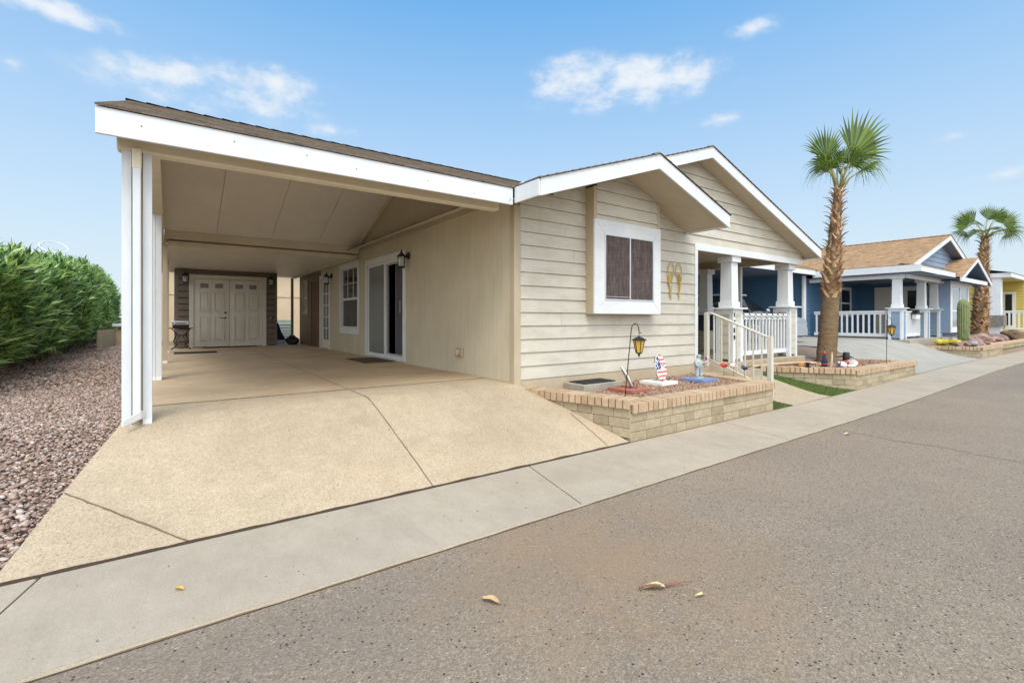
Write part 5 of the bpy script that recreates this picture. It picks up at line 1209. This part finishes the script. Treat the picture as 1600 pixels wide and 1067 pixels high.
# ------------------------------------------------------------------ silver car in the neighbour's carport
T = thing('parked_car', 'silver car parked nose out beside the blue house', 'car', (15.15,9.0,.1))
cz0 = .12
def loft(mb, secs, m, smooth=True, caps=True):
    rings = [[mb.bm.verts.new(p) for p in s_] for s_ in secs]; i_ = mb.mi(m); n = len(rings[0])
    for A, B in zip(rings, rings[1:]):
        for k in range(n-1):
            f = mb.bm.faces.new([A[k],A[k+1],B[k+1],B[k]]); f.material_index = i_; f.smooth = smooth
    if caps:
        for R_ in (rings[0], rings[-1][::-1]): f = mb.bm.faces.new(R_); f.material_index = i_
def csec(y, w, zb, zt, x=15.15, r=.12): return [(x-w,y,zb),(x-w-.02,y,(zb+zt)/2),(x-w+.04,y,zt-.06),(x-w+r,y,zt),(x,y,zt+.03),(x+w-r,y,zt),(x+w-.04,y,zt-.06),(x+w+.02,y,(zb+zt)/2),(x+w,y,zb)]
mb = MB(); loft(mb, [csec(6.75,.62,.32,.62),csec(6.85,.78,.28,.76),csec(7.3,.86,.28,.84),csec(8.0,.88,.28,.93),csec(10.0,.88,.28,.95),csec(11.0,.84,.3,.93),csec(11.2,.7,.36,.8)], 'car_silver'); mb.build('body', T)
mb = MB(); loft(mb, [csec(7.95,.72,.92,.95),csec(8.7,.60,.92,1.40,r=.1),csec(9.9,.60,.92,1.42,r=.1),csec(10.8,.68,.92,1.0)], 'glass_dark'); mb.build('cabin_glass', T)
mb = MB(); mb.box(14.6,15.7,8.65,9.95,1.41,1.46,'car_silver'); mb.build('roof_panel', T, .03)
for s in (-1,1):
    for y in (7.65,10.3):
        mb = MB(); mb.lathe((15.15+s*.80,y,.42),[(.31,-.1),(.33,-.08),(.33,.08),(.31,.1)],'black_plastic',24,axis=Matrix.Rotation(rad(90),3,'Y')); w_ = mb.build('wheel', T); mb = MB(); mb.lathe((15.15+s*.80,y,.42),[(.19,-.11),(.2,0),(.19,.11)],'aluminium',16,axis=Matrix.Rotation(rad(90),3,'Y')); mb.build('rim', w_)
    mb = MB(); mb.blob((15.15+s*.58,6.84,.62),(.15,.08,.07),'glass_pale',2,2,.05); mb.build('headlight', T)
    mb = MB(); mb.blob((15.15+s*.98,8.15,.98),(.09,.06,.07),'car_silver',2,2,.05); mb.build('mirror', T)

T.location = (15.75, 9.0, .1); T.scale = (1, 1, 1.2)

# ------------------------------------------------------------------ BLUE HOUSE
B = thing('blue_house', 'blue house with tan shingle roof and white columned porch', 'house', (25,6,.1))
bx0, bx1, bfy = 20.95, 30.1, 5.6; BA, BZ, BSL = 25.5, 4.26, .308; brz = lambda x: BZ-BSL*abs(x-BA)
mb = MB(); roof_slope(mb, (20.6,5.2,brz(20.6)), (20.6,8.3,brz(20.6)), (BA,5.2,BZ), (BA,8.3,BZ), 'shingle_tan')
roof_slope(mb, (20.6,8.3,brz(20.6)), (20.6,16,brz(20.6)), (BA,8.3,BZ), (BA,16,BZ), 'shingle_tan'); roof_slope(mb, (30.4,5.2,brz(30.4)), (30.4,16,brz(30.4)), (BA,5.2,BZ), (BA,16,BZ), 'shingle_tan')
# small front gable and porch roof skirt
GA, GZ = 27.5, 3.46; gsl = .36; grz = lambda x: GZ-gsl*abs(x-GA)
roof_slope(mb, (24.9,4.75,grz(24.9)), (24.9,6.8,grz(24.9)), (GA,4.75,GZ), (GA,6.8,GZ), 'shingle_tan'); roof_slope(mb, (30.1,4.75,grz(30.1)), (30.1,6.8,grz(30.1)), (GA,4.75,GZ), (GA,6.8,GZ), 'shingle_tan')
roof_slope(mb, (20.6,4.94,2.705), (25.2,4.94,2.705), (20.6,5.6,2.82), (25.2,5.6,2.82), 'shingle_tan')
# carport roof to the left, ridge parallel to the street
roof_slope(mb, (13.6,8.18,2.80), (22.5,8.18,2.80), (13.6,11,3.78), (25,11,3.78), 'shingle_tan')
ridge_caps(mb, (BA,5.2,BZ+.01), (BA,16,BZ+.01), (-1,0,-BSL), (1,0,-BSL), 'shingle_tan')
mb.build('roof', B)
mb = MB()
rake(mb, (20.6,brz(20.6)), (BA-.001,BZ), 5.22, .03, .2, 'trim_white'); rake(mb, (BA+.001,BZ), (29.5,brz(29.5)), 5.22, .03, .2, 'trim_white')
rake(mb, (24.9,grz(24.9)), (GA-.001,GZ), 4.77, .03, .18, 'trim_white'); rake(mb, (GA+.001,GZ), (30.1,grz(30.1)), 4.77, .03, .18, 'trim_white')
mb.build('rake_board', B)
mb = MB(); mb.box(20.58,20.61,4.96,8.3,2.50,2.735,'trim_white'); mb.box(20.61,24.9,4.96,4.99,2.50,2.70,'trim_white'); mb.box(24.9,29.4,4.80,4.83,2.36,2.52,'trim_white'); mb.box(13.6,20.58,8.2,8.23,2.60,2.80,'trim_white')
mb.build('fascia', B)
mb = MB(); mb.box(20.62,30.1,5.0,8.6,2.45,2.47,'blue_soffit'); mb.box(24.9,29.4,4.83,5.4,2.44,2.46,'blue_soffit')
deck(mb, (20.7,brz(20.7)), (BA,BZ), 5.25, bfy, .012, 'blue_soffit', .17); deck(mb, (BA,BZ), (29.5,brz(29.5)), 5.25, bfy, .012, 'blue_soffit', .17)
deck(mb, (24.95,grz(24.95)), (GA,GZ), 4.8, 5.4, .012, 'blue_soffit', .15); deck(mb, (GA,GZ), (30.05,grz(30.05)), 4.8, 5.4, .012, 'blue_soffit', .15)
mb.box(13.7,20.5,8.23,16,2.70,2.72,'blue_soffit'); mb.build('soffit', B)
mb = MB(); siding(mb, 20.9, 30.1, bfy, 2.5, 4.3, 'blue_siding', zref=.2, cuts=[(V(BA,0,BZ-.17), V(-BSL,0,1)), (V(BA,0,BZ-.17), V(BSL,0,1))]); siding(mb, 25.6, 30.1, bfy, .12, 2.5, 'blue_siding', zref=.2)
siding(mb, 25.0, 30.0, 5.38, 2.47, 3.5, 'blue_siding', zref=.2, cuts=[(V(GA,0,GZ-.15), V(-gsl,0,1)), (V(GA,0,GZ-.15), V(gsl,0,1))])
mb.prism([(20.9,bfy+.01,2.5),(30.1,bfy+.01,2.5),(BA,bfy+.01,BZ-.2)],(0,.1,0),'blue_siding'); mb.box(25.7,30.1,bfy+.01,5.8,.1,2.5,'blue_siding'); mb.prism([(25.1,5.39,2.47),(29.9,5.39,2.47),(GA,5.39,3.3)],(0,.15,0),'blue_soffit')
mb.box(30.0,30.1,5.8,15,.1,2.5,'blue_siding')
mb.build('front_wall', B)
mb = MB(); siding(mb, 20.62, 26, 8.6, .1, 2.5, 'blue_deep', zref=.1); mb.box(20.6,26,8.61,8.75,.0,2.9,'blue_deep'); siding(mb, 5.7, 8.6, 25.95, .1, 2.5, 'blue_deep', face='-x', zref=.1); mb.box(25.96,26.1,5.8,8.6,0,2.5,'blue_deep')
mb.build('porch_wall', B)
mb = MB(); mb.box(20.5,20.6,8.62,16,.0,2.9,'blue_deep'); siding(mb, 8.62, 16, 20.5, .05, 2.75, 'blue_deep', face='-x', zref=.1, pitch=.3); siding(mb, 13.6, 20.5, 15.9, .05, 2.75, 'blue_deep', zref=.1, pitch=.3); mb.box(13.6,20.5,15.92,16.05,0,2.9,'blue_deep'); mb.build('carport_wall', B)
mb = MB(); mb.box(20.4,20.62,8.55,8.62,.05,2.6,'trim_white_z'); mb.box(22.95,23.1,8.55,8.58,.1,2.5,'trim_white_z'); mb.box(17.5,17.8,15.85,15.88,1.3,2.2,'trim_white_z'); mb.build('carport_trim', B)
mb = MB(); mb.box(20.7,26,5.3,8.6,-.3,.16,'blue_drive'); mb.build('porch_slab', B)
mb = MB(); mb.box(20.85,25.8,5.42,5.46,2.32,2.45,'trim_white'); mb.box(20.78,20.82,5.46,8.5,2.32,2.45,'trim_white'); mb.build('porch_beam', B)
for x in (20.98, 23.75, 25.45): column(B, x, 5.72, .16, 2.45, 1.28, panel='blue_siding', w=.42)
rail_panel(B, (20.98,5.95), (20.98,8.4), .24, 1.18, 14, bw=.05, btm=.12); rail_panel(B, (21.2,5.72), (23.5,5.72), .24, 1.18, 17, bw=.07, btm=.14)
def wfront(par, x0, x1, z0, z1, y, cols=1, m='trim_white', g='glass_pale', w=.12, split=.45, name='window'):
    mb = MB(); mb.box(x0,x0+w,y-.03,y,z0,z1,m); mb.box(x1-w,x1,y-.03,y,z0,z1,m); mb.box(x0+w,x1-w,y-.03,y,z0,z0+w,m); mb.box(x0+w,x1-w,y-.03,y,z1-w,z1,m)
    for k in range(1,cols): q = x0+(x1-x0)*k/cols; mb.box(q-.06,q+.06,y-.03,y,z0+w,z1-w,m)
    if split: zz = z0+(z1-z0)*split; mb.box(x0+w,x1-w,y-.025,y-.001,zz-.03,zz+.03,m)
    o = mb.build(name, par); mb = MB(); mb.box(x0+w,x1-w,y-.012,y-.004,z0+w,z1-w,g); mb.build('pane', o); return o
bwx = MB(); bwx.box(25.5,28.45,5.26,bfy-.02,.32,2.45,'blue_siding'); bwx.build('window_box', B)
wfront(B, 25.52, 28.43, .34, 2.42, 5.25, 2, w=.22, g='glass_pale', split=.42)
wfront(B, 22.9, 25.2, 1.0, 2.3, 8.58, 2, g='glass_dark', w=.14)
mb = MB(); mb.box(25.90,25.93,7.1,7.9,.16,2.3,'door_paint'); d1_ = mb.build('screen_door', B)
mb = MB(); mb.box(25.90,25.94,5.95,6.85,.16,2.3,'trim_white_z'); d2_ = mb.build('entry_door', B); mb = MB(); mb.box(25.88,25.90,6.1,6.7,.9,2.1,'glass_dark'); mb.build('pane', d2_)
T = thing('mailbox', 'white letter box hung on the blue house porch gate', 'mailbox', (22.5,5.6,1.0))
mb = MB(); mb.box(22.35,22.75,5.52,5.66,.88,1.08,'white_paint'); mb.build('box', T, .01); mb = MB(); mb.prism([(22.28,5.50,1.06),(22.82,5.50,1.06),(22.55,5.50,1.22)],(0,.18,0),'black_metal'); mb.build('roof', T)
mb = MB(); mb.tube([(22.8,5.55,1.08),(23.2,5.55,1.08)],.02,'black_metal',6); mb.build('flag_arm', T)

# ------------------------------------------------------------------ YELLOW HOUSE
Yh = thing('yellow_house', 'yellow house with white eave at the far right of the street', 'house', (42,7,.1))
mb = MB(); mb.box(38.1,38.14,5.3,9.0,3.24,3.48,'trim_white'); mb.box(38.1,50,5.27,5.3,3.24,3.48,'trim_white'); mb.box(38.1,50,5.3,9,3.22,3.24,'soffit_tan'); mb.build('fascia', Yh)
mb = MB(); roof_slope(mb, (38.05,5.25,3.48), (50,5.25,3.48), (38.05,9.5,4.45), (50,9.5,4.45), 'shingle_brown'); roof_slope(mb, (32.5,8.2,3.1), (38.05,8.2,3.1), (32.5,11,3.9), (38.05,11,3.9), 'shingle_brown'); mb.build('roof', Yh)
mb = MB(); siding(mb, 6.25, 15, 38.5, 0, 3.3, 'yellow_siding', face='-x'); mb.box(38.51,38.6,6.25,15,0,3.3,'yellow_siding'); siding(mb, 5.4, 8.6, 43.0, 0, 3.3, 'yellow_siding', face='-x'); mb.box(43.01,43.1,5.4,8.6,0,3.3,'yellow_siding'); siding(mb, 38.6, 43, 8.6, 0, 3.3, 'yellow_siding'); mb.box(43.1,50,5.45,5.55,0,3.3,'yellow_siding'); mb.build('wall', Yh)
mb = MB(); mb.box(38.15,38.7,5.7,6.2,.0,3.25,'trim_white_z'); mb.build('pillar', Yh); mb = MB(); mb.box(38.0,38.85,5.55,6.3,.48,1.1,'stone_band'); mb.build('stone_base', Yh)
rail_panel(Yh, (38.9,5.75), (38.9,4.2), .30, 1.36, 8, bw=.07, btm=.1)
mb = MB(); mb.box(42.92,42.97,5.75,6.35,.3,2.6,'trim_white_z'); d3_ = mb.build('entry_door', Yh); mb = MB(); mb.box(42.90,42.92,5.9,6.2,.5,2.45,'glass_dark'); mb.build('pane', d3_)
mb = MB(); mb.box(42.92,42.97,6.5,6.95,.9,2.75,'trim_white_z'); w_ = mb.build('window', Yh); mb = MB(); mb.box(42.90,42.92,6.55,6.9,1.0,2.65,'glass_grey'); mb.build('pane', w_)
mb = MB(); mb.box(38.7,50,4.2,8.6,-.3,.2,'yellow_siding'); mb.build('porch_base', Yh)

# ------------------------------------------------------------------ palms
def palm(name, label, x, y, z0, H_, r0, r1, top, crown_r, seed, smooth_to=.38, nf=11, lean=(0,0), spread=.9, fans=None, bulge=1.0):
    T = thing(name, label, 'palm tree', (x,y,z0), 'fan palms along the street'); r = random.Random(seed)
    c_ = lambda t: V(x+lean[0]*t, y+lean[1]*t, z0+H_*t)
    rd = lambda t: (r0+(r0*.86-r0)*min(1,t/smooth_to) if t < smooth_to else (r0*.86*bulge+(r1-r0*.86*bulge)*((t-smooth_to)/(1-smooth_to))**1.25))
    mb = MB(); n = 26; nt_ = 60; rings = []
    for i in range(nt_+1):
        t = i/nt_; rr_ = rd(t)*(1+.015*math.sin(i*2.1)); rr_ *= (1.06 if t < .015 else 1)*(.86 if t > smooth_to else 1)
        rings.append([mb.bm.verts.new(c_(t)+V(math.cos(k*2*math.pi/n),math.sin(k*2*math.pi/n),0)*rr_*(1+.03*r.uniform(-1,1))) for k in range(n)])
    i_ = mb.mi('palm_fibre')
    for A, B_ in zip(rings, rings[1:]):
        for k in range(n): f = mb.bm.faces.new([A[k],A[(k+1)%n],B_[(k+1)%n],B_[k]]); f.material_index = i_; f.smooth = True
    trunk = mb.build('trunk', T)
    # old leaf bases: split curved petiole stubs wrapped round the trunk
    mb = MB(); t = smooth_to; row = 0
    while t < .985:
        rr_ = rd(t)*.90; m_ = max(6, int(2*math.pi*rr_/.135))
        for k in range(m_):
            a = 2*math.pi*(k+.5*(row % 2)+r.uniform(-.2,.2))/m_; out = V(math.cos(a),math.sin(a),0); tan = V(-math.sin(a),math.cos(a),0)*(1 if (row+k) % 2 else -1)
            b0 = c_(t)+out*(rr_*.93); w = r.uniform(.030,.046)*(rr_/.2)**.5; L = r.uniform(.17,.27); fl = r.uniform(.02,.05)+.05*max(0,(t-.55))+(.05 if r.random() > .85 else 0)
            sw = r.uniform(.35,.9); p1 = b0+V(0,0,L*.35)+out*(fl*.4)+tan*(L*.25*sw); p2 = b0+V(0,0,L*.60)+out*(fl*1.1+.012)+tan*(L*.42*sw); p3 = b0+V(0,0,L*.70)+out*(fl*2.0+.03)+tan*(L*.46*sw)
            side = tan.cross(out)*0+ (V(0,0,1)*(-.4*sw)+tan*.9).normalized(); side = (side-out*side.dot(out)).normalized()
            prev = None
            for p, ww, th in ((b0,w*1.25,.012),(p1,w,.014),(p2,w*.8,.010),(p3,w*.35,.004)):
                q = [mb.bm.verts.new(p-side*ww), mb.bm.verts.new(p+out*th*1.6), mb.bm.verts.new(p+side*ww), mb.bm.verts.new(p-out*.004)]
                if prev:
                    for j in range(4): f = mb.bm.faces.new([prev[j],prev[(j+1)%4],q[(j+1)%4],q[j]]); f.material_index = mb.mi('palm_boot')
                prev = q
            f = mb.bm.faces.new(prev); f.material_index = mb.mi('palm_boot')
        t += .095/H_*1.0*r.uniform(.85,1.1)/1.0; row += 1
    mb.build('leaf_bases', trunk)
    # crown of fan leaves
    base = c_(1.0)-V(0,0,.05); cr_ = bpy.data.objects.new('crown', None)
    mb = MB(); mp = MB()
    FR = fans or [(2*math.pi*i/nf+r.uniform(-.2,.2), r.uniform(.15,1.25), r.uniform(.85,1.1)) for i in range(nf)]
    for fr in FR:
        az, tilt, sc = fr[:3]; roll = fr[3] if len(fr) > 3 else r.uniform(-.5,.5)
        out = V(math.cos(az),math.sin(az),0); pl = fr[4] if len(fr) > 4 else crown_r*.72*sc*r.uniform(.9,1.1); up_ = V(0,0,1)
        d0 = (up_*math.cos(tilt)+out*math.sin(tilt)).normalized(); e = base+d0*pl*1.0-up_*.06*math.sin(tilt)*pl
        mp.tube([base-V(0,0,.08)+out*.03, base+d0*pl*.5+up_*.02, e], [.03,.02,.014], 'petiole', 6)
        R_ = crown_r*.78*sc; d1 = (d0+out*.25-up_*.12*math.sin(tilt)).normalized() if len(fr) < 6 else (up_*math.cos(fr[5])+out*math.sin(fr[5])).normalized(); sidev = d1.cross(up_); sidev = sidev.normalized() if sidev.length > .1 else V(-out.y,out.x,0); sidev = Matrix.Rotation(roll, 3, d1) @ sidev; nrm = sidev.cross(d1).normalized()
        face_on = abs(roll) > 1.3; NL = 20 if face_on else 30; span = rad(r.uniform(105,125)) if face_on else rad(r.uniform(180,220)); fold = r.uniform(.15,.4)
        for k in range(NL):
            a = -span/2+span*(k+.5)/NL; da = span/NL/2*1.06
            def P_(rr2, ang, dz=0.): 
                v_ = d1*math.cos(ang)+sidev*math.sin(ang); s_ = nrm*(-fold*abs(math.sin(ang))*rr2*.5)
                return e+v_*rr2+s_+V(0,0,dz)
            ln = R_*(1-.28*abs(a/(span/2))**2)*r.uniform(.92,1.06); ru = ln*(.55 if face_on else .45); dr = ln*(r.uniform(.0,.10) if face_on else r.uniform(.2,.55)); dr *= (1+.8*abs(math.sin(a)))
            rid = nrm*.006*(1 if k%2 else -1)
            q0 = P_(.01,a); A_, C_, B__ = P_(ru,a-da)-rid, P_(ru,a)+rid, P_(ru,a+da)-rid
            m1, m2 = P_(ru+(ln-ru)*.5,a-da*.30,-dr*.22), P_(ru+(ln-ru)*.5,a+da*.30,-dr*.22); tip = P_(ln,a,-dr)
            ii = mb.mi('palm_leaf'); vv = [mb.bm.verts.new(q) for q in (q0,A_,C_,B__,m1,m2,tip)]
            for f_ in ((0,1,2),(0,2,3),(1,4,2),(2,4,5),(2,5,3),(4,6,5)): f = mb.bm.faces.new([vv[i] for i in f_]); f.material_index = ii
            if r.random() < .5:      # hanging thread
                mb.tube([tip, tip+V(r.uniform(-.02,.02),r.uniform(-.02,.02),-r.uniform(.03,.10))], .0012, 'palm_leaf', 3, cap=False)
    cw = mb.build('crown', T); mp.build('leaf_stalks', cw)
    return T
# camera-right direction used for nothing; fans are given as (azimuth, tilt from vertical, scale)
AR = -35.8
palm('fan_palm', 'tall fan palm standing beside the beige house driveway', 12.94, 4.92, -.18, 4.24, .215, .08, 1, .95, 21, .37, lean=(.24,-.17), bulge=1.13,
     fans=[(rad(AR+180),.36,1.15,1.5,.84,.22),(rad(AR+150),.22,.85,1.1,.70,.15),(rad(AR-20),.20,.9,.9,.66,.25),(rad(AR+60),.55,.85,.9,.72,.7),(rad(AR+215),.75,.7,.3,.6),(rad(AR),.38,1.75,1.6,.90,.62),(rad(AR+10),.66,1.05,.35,.78),(rad(AR+190),.50,.85,.2,.66),(rad(AR-30),.80,.85,.2,.62),(rad(AR-60),.42,.85,-.3,.62),(rad(AR+100),.45,.8,.3,.55)])
palm('fan_palm', 'thick fan palm behind the cactus at the blue house corner', 31.6, 5.45, .0, 4.9, .36, .14, 1, 1.15, 33, .05, lean=(.35,-.15), bulge=1.1,
     fans=[(rad(AR+180),.95,1.15,1.5),(rad(AR+180),.6,1.0,1.6),(rad(AR),.95,1.2,1.6),(rad(AR),.55,1.1,1.5),(rad(AR-90),.5,1.0,.1),(rad(AR+90),.5,1.0,.1),(rad(AR-60),1.2,.9,.3),(rad(AR+200),1.35,.85,.4),(rad(AR-20),1.35,.9,-.4),(rad(AR-120),1.2,.85,.2),(rad(AR+120),1.1,.9,.3),(rad(AR),.1,.95,1.5),(rad(AR-90),1.3,.85,0.),(rad(AR+60),1.0,.9,.3)])

_before = set(COL.objects)
# ------------------------------------------------------------------ cactus, rocks, clump in the blue house planter
mb = MB(); mb.lathe((24.3,4.62,.0),[(.145,0),(.155,.3),(.17,.8),(.17,1.35),(.15,1.55),(.10,1.66),(.03,1.70)],'cactus_skin',96,ribs=(16,.09)); ct = solo(mb,'saguaro_cactus','single ribbed saguaro column in the blue house planter','cactus',(24.3,4.62,0))
mb = MB(); rr = random.Random(6)
for k in range(14): mb.blob((22.55+rr.uniform(-.35,.5),4.7+rr.uniform(-.3,.3),.08+rr.uniform(0,.06)),(.11,.11,.10),'yellow_spines',k,2,.15)
for k in range(260):
    a = rr.uniform(0,6.28); q = V(22.6+rr.uniform(-.4,.5),4.7+rr.uniform(-.3,.3),.12); d = V(math.cos(a)*rr.uniform(.2,1),math.sin(a)*rr.uniform(.2,1),1).normalized(); mb.tube([q,q+d*rr.uniform(.08,.16)],[.006,.001],'yellow_spines',3,cap=False)
solo(mb,'golden_cactus','low yellow clump of spiny cactus left of the saguaro','cactus',(22.6,4.7,0))
RK = [('flat mauve boulder at the front left of the cactus planter',22.3,4.25,.26,'rock_mauve'),('pale grey boulder just below the yellow cactus clump',22.8,4.1,.22,'rock_grey'),('long mauve boulder in the middle of the cactus planter',23.35,4.2,.30,'rock_mauve'),('round salmon pink boulder before the saguaro',24.0,4.15,.25,'rock_pink'),('small brown boulder touching the salmon one',24.35,4.1,.15,'rock_mauve'),('broad mauve rock behind the saguaro base',25.0,4.75,.36,'rock_mauve'),('pinkish slab rock under the second palm',26.2,4.9,.42,'rock_pink'),('low mauve slab rock farther along the lawn',27.5,4.8,.42,'rock_mauve'),('pale pink rock at the lawn edge',28.9,4.8,.38,'rock_pink'),('white rock tucked left of the palm foot',25.6,5.1,.28,'rock_grey'),('far flat brown rock near the yellow house lawn',30.6,4.8,.40,'rock_mauve'),
      ('brown rock wedged beside the pinkish slab',26.8,4.5,.26,'stem_brown'),('small pink rock in front of the low mauve slab',28.1,4.45,.24,'rock_pink'),('little grey rock between two mauve rocks',25.5,4.5,.2,'rock_grey'),('dark mauve rock just left of the far brown one',29.7,4.5,.28,'rock_mauve')]
for i, (lb, x, y, s, m_) in enumerate(RK):
    mb = MB(); mb.blob((x,y,.06),(s,s*.62,s*.50),m_,i+40,3,.30,rot=i*1.1); o = solo(mb,'boulder',lb,'rock',(x,y,0),'boulders in the blue house planter')
    for p in o.data.polygons: p.use_smooth = (p.index % 3 == 0)
mb = MB(); mb.blob((33.5,4.6,.15),(.6,.4,.28),'stem_brown',77,3,.3); solo(mb,'dried_shrub','dark dried shrub mound on the lawn before the yellow house','shrub',(33.5,4.6,0))
for o in set(COL.objects)-_before: o.location.z -= .07
# desert bed under palm 2
# ------------------------------------------------------------------ litter on the road
def leaf(pts, w, m, name, label, cat='leaf'):
    P_ = arcpts(pts, 6); n = len(P_); mb = MB()
    for s in range(n-1):
        a, b_ = P_[s], P_[s+1]; t = (b_-a).normalized(); sd2 = t.cross(V(0,0,1)).normalized()
        wa, wb = [w*math.sin(math.pi*min(1,(q/(n-1))*.92+.06))**.8 for q in (s, s+1)]
        mb.face([a-sd2*wa+V(0,0,.008), a, b_, b_-sd2*wb+V(0,0,.008)], m); mb.face([a, a+sd2*wa+V(0,0,.010), b_+sd2*wb+V(0,0,.010), b_], m)
    return solo(mb, name, label, cat, tuple(P_[0]))
rz0 = -.538
leaf([(2.02,1.62,rz0),(2.07,1.58,rz0+.02),(2.10,1.545,rz0+.012)], .022, 'dry_leaf_pale', 'dry_leaf', 'curled pale leaf on the twig in the road')
mb = MB(); mb.tube(arcpts([(1.99,1.63,rz0+.01),(2.04,1.585,rz0+.03),(2.12,1.56,rz0+.012),(2.21,1.515,rz0+.022),(2.25,1.505,rz0+.012)]), [.005]*8+[.0055]*8+[.003]*9, 'twig_red', 6); solo(mb,'dry_twig','reddish brown dry twig lying on the road','twig',(1.99,1.63,rz0))
leaf([(1.28,2.03,rz0+.005),(1.31,1.99,rz0+.014),(1.325,1.945,rz0+.004)], .02, 'dry_leaf', 'dry_leaf', 'small tan leaf alone at the left of the road litter')
leaf([(2.17,1.42,rz0),(2.205,1.40,rz0+.01),(2.23,1.41,rz0)], .011, 'dry_leaf_pale', 'dry_leaf', 'tiny pale leaf right of the twig on the road')
leaf([(6.7,2.35,rz0+.0),(6.76,2.33,rz0+.014),(6.82,2.34,rz0)], .022, 'dry_leaf_pale', 'dry_leaf', 'pale leaf on the asphalt near the long crack')
leaf([(.03,3.02,-.526),(.05,3.0,-.518),(.065,2.985,-.526)], .010, 'yellow_paint', 'dry_leaf', 'tiny yellow leaf on the sidewalk at left')
# fine straw bits and grit: countless
rg = random.Random(12); mb = MB()
for k in range(380):
    if rg.random() < .6: x, y = rg.gauss(1.95,.45), rg.gauss(1.75,.28)
    else: x, y = rg.uniform(-.5,6), rg.uniform(1.0,2.6)
    if y > YK-.03: continue
    a = rg.uniform(0,3.14); L = rg.uniform(.006,.028); d = V(math.cos(a),math.sin(a),0)*L
    mb.tube([V(x,y,rz0-.001)-d*.6, V(x,y,rz0+.001)+d*.6], .0008, rg.choice(['dry_leaf_pale','dry_leaf','dry_leaf_pale','wood_pale']), 3, cap=False)
for k in range(260):
    x, y = rg.uniform(-.8,9), rg.uniform(YK+.03,YC-.02) if rg.random() < .75 else rg.uniform(YC+.05, 5.)
    z = (-.53+rise(x) if y < YC else prof(y)-.003)
    if y > YC and not (xl(y)+.1 < x < xr(y)-.1): continue
    s = rg.uniform(.0025,.007); mb.blob((x,y,z+s*.3),(s,s*.8,s*.6),rg.choice(['stem_brown','dry_leaf','rock_grey']),k,1,.2)
o = struct(mb, 'road_litter', 'stuff')
